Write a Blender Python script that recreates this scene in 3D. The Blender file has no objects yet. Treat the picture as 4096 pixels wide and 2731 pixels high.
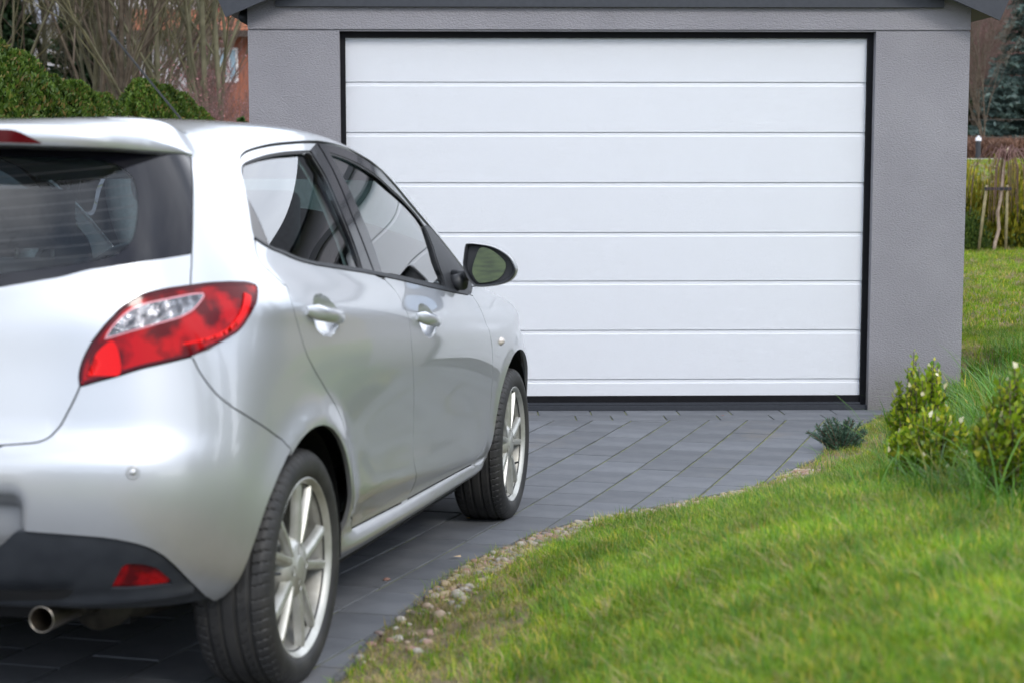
import bpy, math, random
import numpy as np
from mathutils import Matrix, Vector
from mathutils.geometry import delaunay_2d_cdt
random.seed(7); RNG=np.random.RandomState(7)
scene=bpy.context.scene
ZOFF=1.49
# ------------------------------------------------------------------ camera
PITCH=math.radians(6.31); YAW=math.radians(1.32)
cam=bpy.data.cameras.new('camera'); co=bpy.data.objects.new('camera',cam); scene.collection.objects.link(co)
cam.sensor_width=36; cam.lens=7000/4096*36; cam.clip_end=2000; cam.clip_start=.05
co.location=(0,0,ZOFF); co.rotation_euler=(math.pi/2-PITCH,0,-YAW)
cam.dof.use_dof=True; cam.dof.focus_distance=8.6; cam.dof.aperture_fstop=4.6
scene.camera=co
# ------------------------------------------------------------------ sky and sun
SUN_EL=math.radians(38); SUN_AZ=math.radians(150)      # azimuth clockwise from +Y
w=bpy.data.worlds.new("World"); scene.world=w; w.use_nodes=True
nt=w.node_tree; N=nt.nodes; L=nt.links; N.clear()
o=N.new('ShaderNodeOutputWorld'); bg=N.new('ShaderNodeBackground'); sk=N.new('ShaderNodeTexSky')
sk.sky_type='NISHITA'; sk.sun_disc=False; sk.sun_elevation=SUN_EL; sk.sun_rotation=SUN_AZ; sk.air_density=1.0; sk.dust_density=2.0
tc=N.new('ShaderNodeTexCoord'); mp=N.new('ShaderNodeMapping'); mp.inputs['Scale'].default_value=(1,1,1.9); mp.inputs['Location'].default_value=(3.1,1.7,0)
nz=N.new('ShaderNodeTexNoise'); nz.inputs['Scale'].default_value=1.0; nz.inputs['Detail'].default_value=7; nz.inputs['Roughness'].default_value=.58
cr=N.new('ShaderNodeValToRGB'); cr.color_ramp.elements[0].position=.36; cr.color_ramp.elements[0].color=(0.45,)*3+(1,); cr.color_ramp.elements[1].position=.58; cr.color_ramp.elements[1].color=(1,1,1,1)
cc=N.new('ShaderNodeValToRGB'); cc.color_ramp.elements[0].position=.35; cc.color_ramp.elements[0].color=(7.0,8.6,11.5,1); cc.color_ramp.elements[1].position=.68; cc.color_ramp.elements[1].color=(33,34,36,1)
nz2=N.new('ShaderNodeTexNoise'); nz2.inputs['Scale'].default_value=1.35; nz2.inputs['Detail'].default_value=6
mx=N.new('ShaderNodeMixRGB')
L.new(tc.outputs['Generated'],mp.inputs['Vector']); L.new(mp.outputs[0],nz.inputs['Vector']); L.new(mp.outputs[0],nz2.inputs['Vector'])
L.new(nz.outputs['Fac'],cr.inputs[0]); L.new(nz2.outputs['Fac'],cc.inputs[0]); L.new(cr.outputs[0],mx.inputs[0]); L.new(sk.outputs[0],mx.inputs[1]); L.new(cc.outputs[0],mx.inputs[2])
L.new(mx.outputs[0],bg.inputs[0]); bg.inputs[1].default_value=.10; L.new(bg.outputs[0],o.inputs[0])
sl=bpy.data.lights.new('sun','SUN'); sl.energy=1.5; sl.angle=math.radians(14); sl.color=(1,.95,.88)
so=bpy.data.objects.new('sun',sl); scene.collection.objects.link(so)
sd=Vector((math.sin(SUN_AZ)*math.cos(SUN_EL),math.cos(SUN_AZ)*math.cos(SUN_EL),math.sin(SUN_EL)))
so.rotation_euler=sd.to_track_quat('Z','Y').to_euler(); so.location=(0,0,30)
scene.view_settings.view_transform='Standard'; scene.view_settings.look='None'; scene.view_settings.gamma=1; scene.view_settings.use_curve_mapping=False
scene.view_settings.exposure=.21
scene.cycles.max_bounces=8; scene.cycles.transparent_max_bounces=16; scene.cycles.sample_clamp_indirect=6
scene.cycles.caustics_reflective=False; scene.cycles.caustics_refractive=False

# ------------------------------------------------------------------ helpers
COL=scene.collection
def link(name,data,parent=None,**props):
    ob=bpy.data.objects.new(name,data); COL.objects.link(ob)
    if parent is not None: ob.parent=parent
    for k,v in props.items(): ob[k]=v
    return ob
def thing(name,loc,label,cat,group=None):
    e=link(name,None); e.location=loc; e['label']=label; e['category']=cat; e.empty_display_size=.1
    if group: e['group']=group
    return e
def tag(ob,label,cat,group=None):
    ob['label']=label; ob['category']=cat
    if group: ob['group']=group
    return ob
def mesh(name,V,Fc,mat=None,smooth=False,normals=None):
    me=bpy.data.meshes.new(name); me.from_pydata([tuple(map(float,v)) for v in V],[],[tuple(f) for f in Fc]); 
    if mat: me.materials.append(mat)
    if smooth: me.polygons.foreach_set('use_smooth',[True]*len(me.polygons))
    me.update()
    return me
def fastmesh(name,V,T,mat,smooth=False,k=3):
    V=np.asarray(V,np.float32); T=np.asarray(T,np.int32)
    me=bpy.data.meshes.new(name); me.vertices.add(len(V)); me.vertices.foreach_set('co',V.ravel())
    me.loops.add(T.size); me.loops.foreach_set('vertex_index',T.ravel())
    me.polygons.add(len(T)); me.polygons.foreach_set('loop_start',np.arange(0,T.size,k,dtype=np.int32)); me.polygons.foreach_set('loop_total',np.full(len(T),k,np.int32))
    if smooth: me.polygons.foreach_set('use_smooth',[True]*len(T))
    me.materials.append(mat); me.update(); me.validate(); return me
class MB:
    def __init__(s): s.v=[]; s.f=[]
    def add(s,V,Fc):
        n=len(s.v); s.v+= [tuple(map(float,p)) for p in V]; s.f+=[tuple(i+n for i in f) for f in Fc]
    def box(s,x0,x1,y0,y1,z0,z1):
        s.add([(x0,y0,z0),(x1,y0,z0),(x1,y1,z0),(x0,y1,z0),(x0,y0,z1),(x1,y0,z1),(x1,y1,z1),(x0,y1,z1)],[(0,3,2,1),(4,5,6,7),(0,1,5,4),(1,2,6,5),(2,3,7,6),(3,0,4,7)])
    def prism(s,poly,y0,y1):            # poly in x,z extruded along y
        n=len(poly); s.add([(x,y0,z) for x,z in poly]+[(x,y1,z) for x,z in poly],[tuple(range(n)),tuple(range(2*n-1,n-1,-1))]+[(i,i+n,(i+1)%n+n,(i+1)%n) for i in range(n)])
    def tube(s,P,R,k=8,cap=True):
        P=[Vector(p) for p in P]; R=R if hasattr(R,'__len__') else [R]*len(P); rings=[]; up=None; V=[]
        for i,p in enumerate(P):
            t=(P[min(i+1,len(P)-1)]-P[max(i-1,0)]).normalized()
            if up is None: up=t.orthogonal().normalized()
            up=(up-t*up.dot(t)).normalized(); b=t.cross(up)
            for j in range(k):
                a=2*math.pi*j/k; V.append(p+(up*math.cos(a)+b*math.sin(a))*R[i])
        Fc=[(i*k+j,i*k+(j+1)%k,(i+1)*k+(j+1)%k,(i+1)*k+j) for i in range(len(P)-1) for j in range(k)]
        if cap: Fc+= [tuple(range(k-1,-1,-1)),tuple((len(P)-1)*k+j for j in range(k))]
        s.add(V,Fc)
    def lathe(s,prof,n=48,axis='y',a0=0,a1=2*math.pi,close=True):   # prof [(r,h)]
        V=[];m=len(prof); cnt=n if close else n+1
        for i in range(cnt):
            a=a0+(a1-a0)*i/n; c,sn=math.cos(a),math.sin(a)
            for r,h in prof:
                V.append((r*c,h,r*sn) if axis=='y' else (r*c,r*sn,h) if axis=='z' else (h,r*c,r*sn))
        Fc=[]
        for i in range(n):
            i2=(i+1)%cnt
            for j in range(m-1): Fc.append((i*m+j,i2*m+j,i2*m+j+1,i*m+j+1))
        s.add(V,Fc)
    def mesh(s,name,mat,smooth=False,auto=None):
        me=mesh(name,s.v,s.f,mat,smooth)
        if auto is not None: me.set_sharp_from_angle(angle=math.radians(auto))
        return me
    def obj(s,name,mat,parent=None,smooth=False,auto=None,**p):
        if auto is not None: smooth=True
        return link(name,s.mesh(name,mat,smooth,auto),parent,**p)

# ------------------------------------------------------------------ materials
def nodes(name):
    m=bpy.data.materials.new(name); m.use_nodes=True; t=m.node_tree; return m,t,t.nodes['Principled BSDF'],t.nodes,t.links
def setp(b,**k):
    for a,v in k.items():
        a={'base':'Base Color','rough':'Roughness','metal':'Metallic','coat':'Coat Weight','coatr':'Coat Roughness','spec':'Specular IOR Level','trans':'Transmission Weight','ior':'IOR','sheen':'Sheen Weight','sub':'Subsurface Weight','alpha':'Alpha'}[a]
        b.inputs[a].default_value=(tuple(v)+(1,) if a=='Base Color' else v)
def noise_col(t,b,c0,c1,scale,detail=4,lo=.35,hi=.65,coord='Object',rough=.5,stretch=None,sock='Base Color'):
    n=t.nodes.new('ShaderNodeTexNoise'); n.inputs['Scale'].default_value=scale; n.inputs['Detail'].default_value=detail; n.inputs['Roughness'].default_value=rough
    tc=t.nodes.new('ShaderNodeTexCoord'); mp=t.nodes.new('ShaderNodeMapping'); 
    if stretch: mp.inputs['Scale'].default_value=stretch
    r=t.nodes.new('ShaderNodeValToRGB'); r.color_ramp.elements[0].position=lo; r.color_ramp.elements[1].position=hi
    r.color_ramp.elements[0].color=tuple(c0)+(1,); r.color_ramp.elements[1].color=tuple(c1)+(1,)
    t.links.new(tc.outputs[coord],mp.inputs[0]); t.links.new(mp.outputs[0],n.inputs['Vector']); t.links.new(n.outputs['Fac'],r.inputs[0])
    if b is not None: t.links.new(r.outputs[0],b.inputs[sock])
    return n,r,mp
def bump(t,b,scale,strength,dist=.01,detail=4,stretch=None,kind='noise',rough=.5,coord='Object'):
    tc=t.nodes.new('ShaderNodeTexCoord'); mp=t.nodes.new('ShaderNodeMapping')
    if stretch: mp.inputs['Scale'].default_value=stretch
    n=t.nodes.new('ShaderNodeTexNoise' if kind=='noise' else 'ShaderNodeTexVoronoi'); n.inputs['Scale'].default_value=scale
    if kind=='noise': n.inputs['Detail'].default_value=detail; n.inputs['Roughness'].default_value=rough
    bp=t.nodes.new('ShaderNodeBump'); bp.inputs['Strength'].default_value=strength; bp.inputs['Distance'].default_value=dist
    t.links.new(tc.outputs[coord],mp.inputs[0]); t.links.new(mp.outputs[0],n.inputs['Vector']); t.links.new(n.outputs[0],bp.inputs['Height']); t.links.new(bp.outputs[0],b.inputs['Normal'])
    return n,bp
def simple(name,c,rough=.5,metal=0,**k):
    m,t,b,_,_=nodes(name); setp(b,base=c,rough=rough,metal=metal,**k); return m
def varied(name,c0,c1,scale,rough=.6,bs=None,bstr=.3,bd=.004,**k):
    m,t,b,_,_=nodes(name); noise_col(t,b,c0,c1,scale); setp(b,rough=rough,**k)
    if bs: bump(t,b,bs,bstr,bd)
    return m
def glass(name,tint,ior=1.5,rough=0.0,faces=1.75):
    m=bpy.data.materials.new(name); m.use_nodes=True; t=m.node_tree; t.nodes.clear()
    o=t.nodes.new('ShaderNodeOutputMaterial'); mx=t.nodes.new('ShaderNodeMixShader'); tr=t.nodes.new('ShaderNodeBsdfTransparent'); gl=t.nodes.new('ShaderNodeBsdfGlossy'); fr=t.nodes.new('ShaderNodeFresnel')
    tr.inputs[0].default_value=tuple(tint)+(1,); gl.inputs[0].default_value=(1,1,1,1); gl.inputs['Roughness'].default_value=rough; fr.inputs[0].default_value=ior
    ml=t.nodes.new('ShaderNodeMath'); ml.operation='MULTIPLY'; ml.inputs[1].default_value=faces; ml.use_clamp=True      # two faces of the pane
    t.links.new(fr.outputs[0],ml.inputs[0]); t.links.new(ml.outputs[0],mx.inputs[0]); t.links.new(tr.outputs[0],mx.inputs[1]); t.links.new(gl.outputs[0],mx.inputs[2]); t.links.new(mx.outputs[0],o.inputs[0])
    return m
# silver paint : metal flake under clear coat, faint road dirt low down
m,t,b,_,_=nodes('silver_paint'); setp(b,base=(.60,.615,.63),metal=.66,rough=.34,coat=1.0,coatr=.03)
r=t.nodes.new('ShaderNodeRGB'); r.outputs[0].default_value=(.575,.59,.615,1)
tcc=t.nodes.new('ShaderNodeTexCoord'); sx=t.nodes.new('ShaderNodeSeparateXYZ'); t.links.new(tcc.outputs['Object'],sx.inputs[0])
mr=t.nodes.new('ShaderNodeMapRange'); mr.interpolation_type='SMOOTHSTEP'; mr.inputs[1].default_value=.70; mr.inputs[2].default_value=.18; mr.inputs[3].default_value=0; mr.inputs[4].default_value=.6; t.links.new(sx.outputs[2],mr.inputs[0])
dn=t.nodes.new('ShaderNodeTexNoise'); dn.inputs['Scale'].default_value=9; dn.inputs['Detail'].default_value=9; dn.inputs['Roughness'].default_value=.7; t.links.new(tcc.outputs['Object'],dn.inputs['Vector'])
mm=t.nodes.new('ShaderNodeMath'); mm.operation='MULTIPLY'; t.links.new(mr.outputs[0],mm.inputs[0]); t.links.new(dn.outputs['Fac'],mm.inputs[1])
mc=t.nodes.new('ShaderNodeMixRGB'); mc.inputs[2].default_value=(.17,.15,.12,1); t.links.new(mm.outputs[0],mc.inputs[0]); t.links.new(r.outputs[0],mc.inputs[1]); t.links.new(mc.outputs[0],b.inputs['Base Color'])
cw=t.nodes.new('ShaderNodeMath'); cw.operation='MULTIPLY_ADD'; cw.inputs[1].default_value=-1.6; cw.inputs[2].default_value=1.0; cw.use_clamp=True; t.links.new(mm.outputs[0],cw.inputs[0]); t.links.new(cw.outputs[0],b.inputs['Coat Weight'])
fb=t.nodes.new('ShaderNodeTexNoise'); fb.inputs['Scale'].default_value=900; fbb=t.nodes.new('ShaderNodeBump'); fbb.inputs['Strength'].default_value=.04; fbb.inputs['Distance'].default_value=.0006
t.links.new(tcc.outputs['Object'],fb.inputs['Vector']); 
PAINT=m
BLACKPL=varied('black_plastic',(.018,.020,.024),(.028,.030,.035),30,rough=.5,bs=600,bstr=.15,bd=.0005)
BUMPBLK=varied('bumper_plastic',(.020,.023,.029),(.032,.036,.043),12,rough=.42,bs=900,bstr=.2,bd=.0005)
GLOSSB=simple('gloss_pillar',(.022,.023,.028),.14,0,coat=.5)
SEAL=simple('rubber_seal',(.012,.012,.013),.6)
SHELL=simple('inner_shell',(.008,.008,.009),.8)
RUBBER=varied('tyre_rubber',(.018,.018,.019),(.033,.032,.031),14,rough=.62,bs=250,bstr=.15,bd=.001)
m,t,b,_,_=nodes('alloy'); setp(b,metal=.65,rough=.45,coat=.25,coatr=.2); noise_col(t,b,(.40,.40,.36),(.60,.60,.58),14,6); ALLOY=m
m,t,b,_,_=nodes('alloy_barrel'); setp(b,metal=.55,rough=.45); noise_col(t,b,(.22,.21,.18),(.42,.42,.40),10,6); BARREL=m
STEEL=varied('brake_steel',(.05,.045,.04),(.13,.12,.11),25,rough=.5,metal=.6)
TRIM=varied('grey_trim',(.58,.60,.60),(.62,.64,.64),40,rough=.7)
SEATM=varied('seat_cloth',(.022,.024,.030),(.035,.038,.046),60,rough=.9,bs=300,bstr=.3,bd=.001)
DASH=varied('dash_plastic',(.10,.105,.105),(.13,.135,.135),80,rough=.6)
RGLASS=glass('rear_glass_tint',(.80,.90,.96),faces=1.15); SGLASS=glass('side_glass_tint',(.74,.92,.90)); 
BORDER=simple('glass_ceramic_border',(.010,.010,.014),.06,0,spec=.42)
MIRR=simple('mirror_silvering',(.30,.35,.40),.02,1.0)
CHROME=simple('exhaust_steel',(.30,.27,.23),.32,1.0)
m,t,b,_,_=nodes('red_lens'); setp(b,base=(.55,.004,.008),rough=.10,spec=.32); noise_col(t,b,(.10,.001,.002),(.46,.002,.004),14,3,.42,.58); b.inputs['Subsurface Weight'].default_value=0; REDL=m
REDDK=simple('dark_red_lens',(.075,.001,.004),.1,0,spec=.35)
REDHI=simple('bright_red_lens',(.72,.004,.004),.15,0,spec=.3)
m,t,b,_,_=nodes('clear_lens'); setp(b,rough=.12,metal=.85,coat=1.0,coatr=.02); noise_col(t,b,(.05,.05,.06),(.42,.42,.44),42,4,.42,.72,stretch=(1,1,1)); bump(t,b,60,.6,.01); CLEARL=m
AMBER=simple('amber_bulb',(.55,.16,.03),.3)

# ------------------------------------------------------------------ car body surface
# ---- body control net : columns run from the rear centre round the corner to the nose, rows from the underside to the cant rail
COLX=[-.15,.15,.55,.95,1.35,1.75,2.1,2.45,2.75]           # columns 5..13
def _net():
    rear=[ # per row: z, then (x,y) of columns 0..5
     (.27,(-.500,0),(-.495,.28),(-.470,.50),(-.400,.66),(-.300,.735),(-.150,.760)),
     (.33,(-.565,0),(-.555,.28),(-.525,.53),(-.440,.69),(-.320,.775),(-.150,.800)),
     (.42,(-.605,0),(-.595,.28),(-.565,.55),(-.470,.715),(-.340,.800),(-.150,.828)),
     (.53,(-.625,0),(-.615,.29),(-.585,.56),(-.485,.730),(-.350,.812),(-.150,.842)),
     (.66,(-.622,0),(-.612,.29),(-.577,.56),(-.477,.722),(-.350,.803),(-.150,.838)),
     (.80,(-.607,0),(-.597,.29),(-.557,.56),(-.457,.710),(-.335,.787),(-.150,.828)),
     (.89,(-.600,0),(-.590,.285),(-.547,.555),(-.443,.700),(-.322,.768),(-.150,.812)),
     (.965,(-.586,0),(-.576,.28),(-.531,.55),(-.424,.682),(-.310,.744),(-.150,.786)),
     (1.06,(-.548,0),(-.538,.275),(-.496,.53),(-.393,.652),(-.288,.710),(-.150,.750)),
     (1.16,(-.497,0),(-.487,.27),(-.445,.50),(-.355,.615),(-.260,.668),(-.135,.700)),
     (1.26,(-.440,0),(-.430,.26),(-.390,.475),(-.310,.573),(-.230,.618),(-.110,.645)),
     (1.345,(-.390,0),(-.380,.25),(-.345,.44),(-.280,.530),(-.200,.565),(-.080,.588))]
    X=[-.15,.15,.55,.95,1.35,1.75,2.1,2.45,2.75]
    # side rows: z and y at columns 5..13
    belt=[1.062,1.026,.997,.968,.938,.908,.882,.855,.795]
    railz=[1.322,1.346,1.364,1.358,1.304,1.182,1.038,.885,.81]
    railx=[-.08,.17,.55,.95,1.35,1.75,2.1,2.45,2.75]
    raily=[.572,.590,.602,.605,.612,.630,.660,.690,.705]
    belty=[.738,.755,.764,.768,.768,.766,.764,.765,.768]
    z_lo=[.205,.275,.375,.50,.65,.79]
    y_lo=[[.750,.735,.740,.742,.742,.740,.738,.740,.735],
          [.792,.785,.785,.787,.787,.785,.783,.785,.775],
          [.822,.820,.812,.812,.812,.812,.815,.822,.805],
          [.838,.838,.824,.822,.822,.822,.826,.832,.808],
          [.836,.840,.838,.837,.836,.835,.836,.834,.808],
          [.826,.838,.843,.843,.842,.840,.836,.824,.790]]
    rows=[]
    for r in range(12):
        z=rear[r][0]; P=[(a[0],a[1],z) for a in rear[r][1:6]]
        for k in range(9):
            x=X[k]; b=belt[k]; rz=railz[k]
            if r<6:
                P.append((x,y_lo[r][k],z_lo[r]+ (0 if r<5 else (b-.997)*.45)))
            elif r==6: P.append((x,belty[k]*.32+y_lo[5][k]*.68+.006,b-.115 if k<7 else b-.09))
            elif r==7: P.append((x,belty[k]*.66+y_lo[5][k]*.34+.004,b-.052 if k<7 else b-.04))
            else:
                f=(r-8)/3.; P.append((x+(railx[k]-x)*f, belty[k]+(raily[k]-belty[k])*f+.010*4*f*(1-f)*(k<7), b+(rz-b)*f))
        # nose columns 14,15,16
        zz=[.20,.27,.37,.48,.58,.66,.70,.73,.745,.755,.762,.77][r]
        ins=[.05,.015,0,0,.01,.025,.05,.08,.10,.12,.14,.16][r]
        P.append((2.98-ins*.6,.69-ins*.5,zz+(.03 if r>6 else 0)))
        P.append((3.20-ins,.42-ins*.3,zz-.01))
        P.append((3.27-ins,0,zz-.02))
        rows.append(P)
    return np.array(rows)      # 12 x 17 x 3
NET=_net()
TOPC=[(-.30,1.337),(-.12,1.364),(.16,1.391),(.56,1.404),(.97,1.400),(1.45,1.345),(1.98,1.175),(2.36,1.02),(2.72,.90),(2.92,.84),(3.07,.78),(3.15,.74),(3.12,.73)] # columns 4..16
def _pad(C):
    # pad columns: mirror at both centre ends ; rows: linear
    m=np.array([1,-1,1.])
    C=np.concatenate([C[:,1:2]*m,C,C[:,-2:-1]*m],1)
    C=np.concatenate([2*C[:1]-C[1:2],C,2*C[-1:]-C[-2:-1]],0)
    return C
def _bs(C,u,v):
    # C padded control net, u column coordinate (0..nc-1), v row coordinate (0..nr-1)
    nr,nc=C.shape[0]-2,C.shape[1]-2
    u=np.clip(u,0,nc-1-1e-9); v=np.clip(v,0,nr-1-1e-9)
    iu=np.floor(u).astype(int); iv=np.floor(v).astype(int); fu=u-iu; fv=v-iv
    def w(f): return [(1-f)**3/6,(3*f**3-6*f**2+4)/6,(-3*f**3+3*f**2+3*f+1)/6,f**3/6]
    wu=w(fu); wv=w(fv); out=0
    for a in range(4):
        for b in range(4):
            out=out+(wu[a]*wv[b])[...,None]*C[iv+b,iu+a]
    return out
def _sharpen(D,it=2):
    gu,gv=np.meshgrid(np.arange(D.shape[1])*1.,np.arange(D.shape[0])*1.)
    C=D.copy()
    for _ in range(it):
        C=C+(D-_bs(_pad(C),gu,gv))
    return C
CN=_pad(_sharpen(NET))
def crease_z(x): return np.interp(x,[-.4,.1,.33,1.0,1.9,2.3],[.45,.44,.425,.385,.325,.30])
def bumps(P):
    x,y,z=P[...,0],P[...,1],P[...,2]
    side=1/(1+np.exp(-(x+.30)/.05))*(1/(1+np.exp((x-2.95)/.04)))
    d=np.zeros_like(x)
    for cx in (0.,2.49):                                  # wheel arch flares
        r=np.hypot(x-cx,(z-.30)*1.0)
        d=d+(.020 if cx<1 else .012)*np.exp(-((r-.335)/.055)**2)*np.clip((z-.25)/.1,0,1)
    dz=z-crease_z(x)                                      # pressed line low on the doors
    inn=1/(1+np.exp(-(x-.36)/.05))/(1+np.exp((x-2.05)/.05))
    d=d+inn*np.where(dz>0,.024*np.exp(-(np.abs(dz)/.085)**1.6),.024-.030*(1-np.exp(-(dz/.055)**2)))
    zg=np.interp(x,[.487,.98,1.82],[.303,.2965,.300])-.003; d=d+inn*(.034*np.exp(-((z-.258)/.030)**2)+.005)/(1+np.exp(np.clip((z-zg)/.0016,-40,40)))
    # shoulder line through the door handles
    sz=np.interp(x,[-.3,0,1.,2.,2.5],[.935,.92,.865,.80,.77])
    ds=z-sz
    d=d+.006*np.exp(-(ds/.035)**2)*(x>-.6)
    d=d*side
    # rear face: soft ledge where the tailgate meets the bumper
    rear=1/(1+np.exp((x+.47)/.03))
    e=rear*.022*(1/(1+np.exp((z-.645)/.012)))
    out=P.copy(); out[...,1]=y+d; out[...,0]=out[...,0]-e
    return out
HANDLES=[]   # filled: (x,z,rx,rz,depth)
def pockets(P):
    out=P.copy()
    for (cx,cz,rx,rz,dp) in HANDLES:
        q=((P[...,0]-cx)/rx)**2+((P[...,2]-cz)/rz)**2
        out[...,1]=out[...,1]-dp*np.clip(1-q,0,1)**.85*(P[...,1]>.5)
    return out
def S(u,v,pk=True):
    u=np.asarray(u,float); v=np.asarray(v,float)
    P=bumps(_bs(CN,u,v))
    return pockets(P) if pk else P
# ---- top surface: roof, windscreen, bonnet  (u = column 4..16, t = 0 rail .. 1 centre line)
_tc=np.array([(a,0,b) for a,b in TOPC])
def _top_c(u):
    C=_tc; C=np.concatenate([2*C[:1]-C[1:2],C,2*C[-1:]-C[-2:-1]],0); k=np.clip(u-4,0,12-1e-9); i=np.floor(k).astype(int); f=k-i
    w=[(1-f)**3/6,(3*f**3-6*f**2+4)/6,(-3*f**3+3*f**2+3*f+1)/6,f**3/6]
    return sum(w[a][...,None]*C[i+a] for a in range(4))
def T(u,t):
    u=np.asarray(u,float); t=np.asarray(t,float)
    p0=S(u,np.full_like(u,11.)); p1=_top_c(u)
    tg=(p0-S(u,np.full_like(u,10.9)))/.1; ln=np.linalg.norm(p1-p0,axis=-1)[...,None]
    tg=tg/np.linalg.norm(tg,axis=-1)[...,None]*.28*ln*np.clip(1.0-np.clip((u-7.5)/2,0,.85),0,1)[...,None]
    m1=np.stack([0*u,p1[...,1]-p0[...,1],0*u],-1)*1.0
    t=t[...,None]
    return (2*t**3-3*t**2+1)*p0+(t**3-2*t**2+t)*tg+(-2*t**3+3*t**2)*p1+(t**3-t**2)*m1

# ------------------------------------------------------------------ terrain
def hdrive(y):
    d=9.9-np.asarray(y,float); return .01311*d+.003707*d*d
EDGE=np.array([(-.75,-8),(-.65,0),(-.55,2.4),(-.44,3.4),(-.36,4.05),(-.31,4.38),(-.28,4.6),(-.23,4.81),(-.18,5.05),(-.14,5.22),(-.07,5.53),(.01,5.74),(.10,5.92),(.20,6.16),(.39,6.44),(.60,6.64),(.82,6.87),(1.05,7.10),(1.24,7.32),(1.38,7.62),(1.60,8.05),(1.83,8.71),(2.12,9.30),(2.36,9.72),(2.80,9.86),(2.83,9.92),(2.84,40.)])
def edge_s(x,y):
    """signed distance to the driveway edge, positive on the grass side"""
    P=np.stack([x,y],-1); best=np.full(x.shape,1e9); sg=np.ones(x.shape)
    for a,b in zip(EDGE[:-1],EDGE[1:]):
        ab=b-a; t=np.clip(((P-a)@ab)/(ab@ab),0,1); d=P-(a+t[...,None]*ab); dist=np.hypot(d[...,0],d[...,1]); s=np.sign(ab[1]*(P[...,0]-a[0])-ab[0]*(P[...,1]-a[1])); m=dist<best; best=np.where(m,dist,best); sg=np.where(m,s,sg)
    return best*sg
def sstep(a,b,x): t=np.clip((x-a)/(b-a),0,1); return t*t*(3-2*t)
def vnoise(x,y,s,seed=0):
    r=np.random.RandomState(seed); T_=r.rand(64,64); X=x/s; Y=y/s; i=np.floor(X).astype(int); j=np.floor(Y).astype(int); fx=X-i; fy=Y-j; fx=fx*fx*(3-2*fx); fy=fy*fy*(3-2*fy)
    g=lambda a,b: T_[a%64,b%64]
    return (g(i,j)*(1-fx)+g(i+1,j)*fx)*(1-fy)+(g(i,j+1)*(1-fx)+g(i+1,j+1)*fx)*fy-.5
def ground_z(x,y):
    x=np.asarray(x,float); y=np.asarray(y,float); s=edge_s(x,y); hd=hdrive(np.clip(y,-4,9.9))
    lawn=.29+.035*np.clip(9.9-y,0,7)+.012*np.clip(7-y,0,6)**2*(x>-1)+1.0*sstep(20.2,26.5,y)*(x>0)+.35*sstep(33,40,y)+.06*np.clip(y-60,0,200)*1.0
    sp_=np.sqrt(np.clip(s,0,9)**2+.09)-.3; bank=hd+.008+(.285+.13*sstep(6.2,3.2,y)+.225*sstep(8,9.9,y))*sp_+np.where(y>9.9,.30*(y-9.9),0)+.03*vnoise(x,y,.45,1)*np.clip(s*2,0,1)+.012*vnoise(x,y,.13,2)*np.clip(s*3,0,1)
    k=.10; hh=np.clip(.5+.5*(bank-lawn)/k,0,1); right=bank*(1-hh)+lawn*hh-k*hh*(1-hh)
    right=right+.02*vnoise(x,y,1.1,3)*np.clip(s,0,1)
    left=.10+.0*x+.02*vnoise(x,y,1.,4)+.35*sstep(26,40,y)+.06*np.clip(y-60,0,200)
    drive=hd-.075
    z=np.where(s>0,right,drive); z=np.where(x<-2.62,np.where(y<10,hd+.02,left),z); z=np.where((y>9.95)&(x<2.82)&(x>=-2.62),np.where(y<14,-.05,left),z); z=np.where((y>9.9)&(x>2.82),np.minimum(lawn,.06+.5*(x-2.82)+.30*(y-9.9))+.02*vnoise(x,y,1.1,3),z)
    return z
def leafmat(name,c0,c1,c2=None,trans=.35,rough=.5,scale=3.,spec=.3,inst=True):
    m=bpy.data.materials.new(name); m.use_nodes=True; t=m.node_tree; b=t.nodes['Principled BSDF']; o=t.nodes['Material Output']
    oi=t.nodes.new('ShaderNodeObjectInfo'); gi=t.nodes.new('ShaderNodeNewGeometry')
    r=t.nodes.new('ShaderNodeValToRGB'); e=r.color_ramp.elements; e[0].color=tuple(c0)+(1,); e[1].color=tuple(c1)+(1,)
    if c2: q=e.new(.86); q.color=tuple(c1)+(1,); e[2].position=.93; e[2].color=tuple(c2)+(1,)
    ad=t.nodes.new('ShaderNodeMath'); ad.operation='ADD'; fr=t.nodes.new('ShaderNodeMath'); fr.operation='FRACT'
    t.links.new(oi.outputs['Random'],ad.inputs[0]); t.links.new(gi.outputs['Random Per Island'],ad.inputs[1]); t.links.new(ad.outputs[0],fr.inputs[0]); t.links.new(fr.outputs[0],r.inputs[0])
    pn=t.nodes.new('ShaderNodeTexNoise'); pn.inputs['Scale'].default_value=scale; pn.inputs['Detail'].default_value=4; t.links.new(gi.outputs['Position'],pn.inputs['Vector']); pm_=t.nodes.new('ShaderNodeMapRange'); pm_.inputs[1].default_value=.3; pm_.inputs[2].default_value=.7; pm_.inputs[3].default_value=.62; pm_.inputs[4].default_value=1.32; t.links.new(pn.outputs['Fac'],pm_.inputs[0]); pv=t.nodes.new('ShaderNodeMixRGB'); pv.blend_type='MULTIPLY'; pv.inputs[0].default_value=1; t.links.new(r.outputs[0],pv.inputs[1]); t.links.new(pm_.outputs[0],pv.inputs[2]); r=pv
    b.inputs['Roughness'].default_value=rough; b.inputs['Specular IOR Level'].default_value=spec; t.links.new(r.outputs[0],b.inputs['Base Color'])
    tl=t.nodes.new('ShaderNodeBsdfTranslucent'); mx=t.nodes.new('ShaderNodeMixShader'); mx.inputs[0].default_value=trans; t.links.new(r.outputs[0],tl.inputs[0]); t.links.new(b.outputs[0],mx.inputs[1]); t.links.new(tl.outputs[0],mx.inputs[2]); t.links.new(mx.outputs[0],o.inputs[0])
    return m
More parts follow.
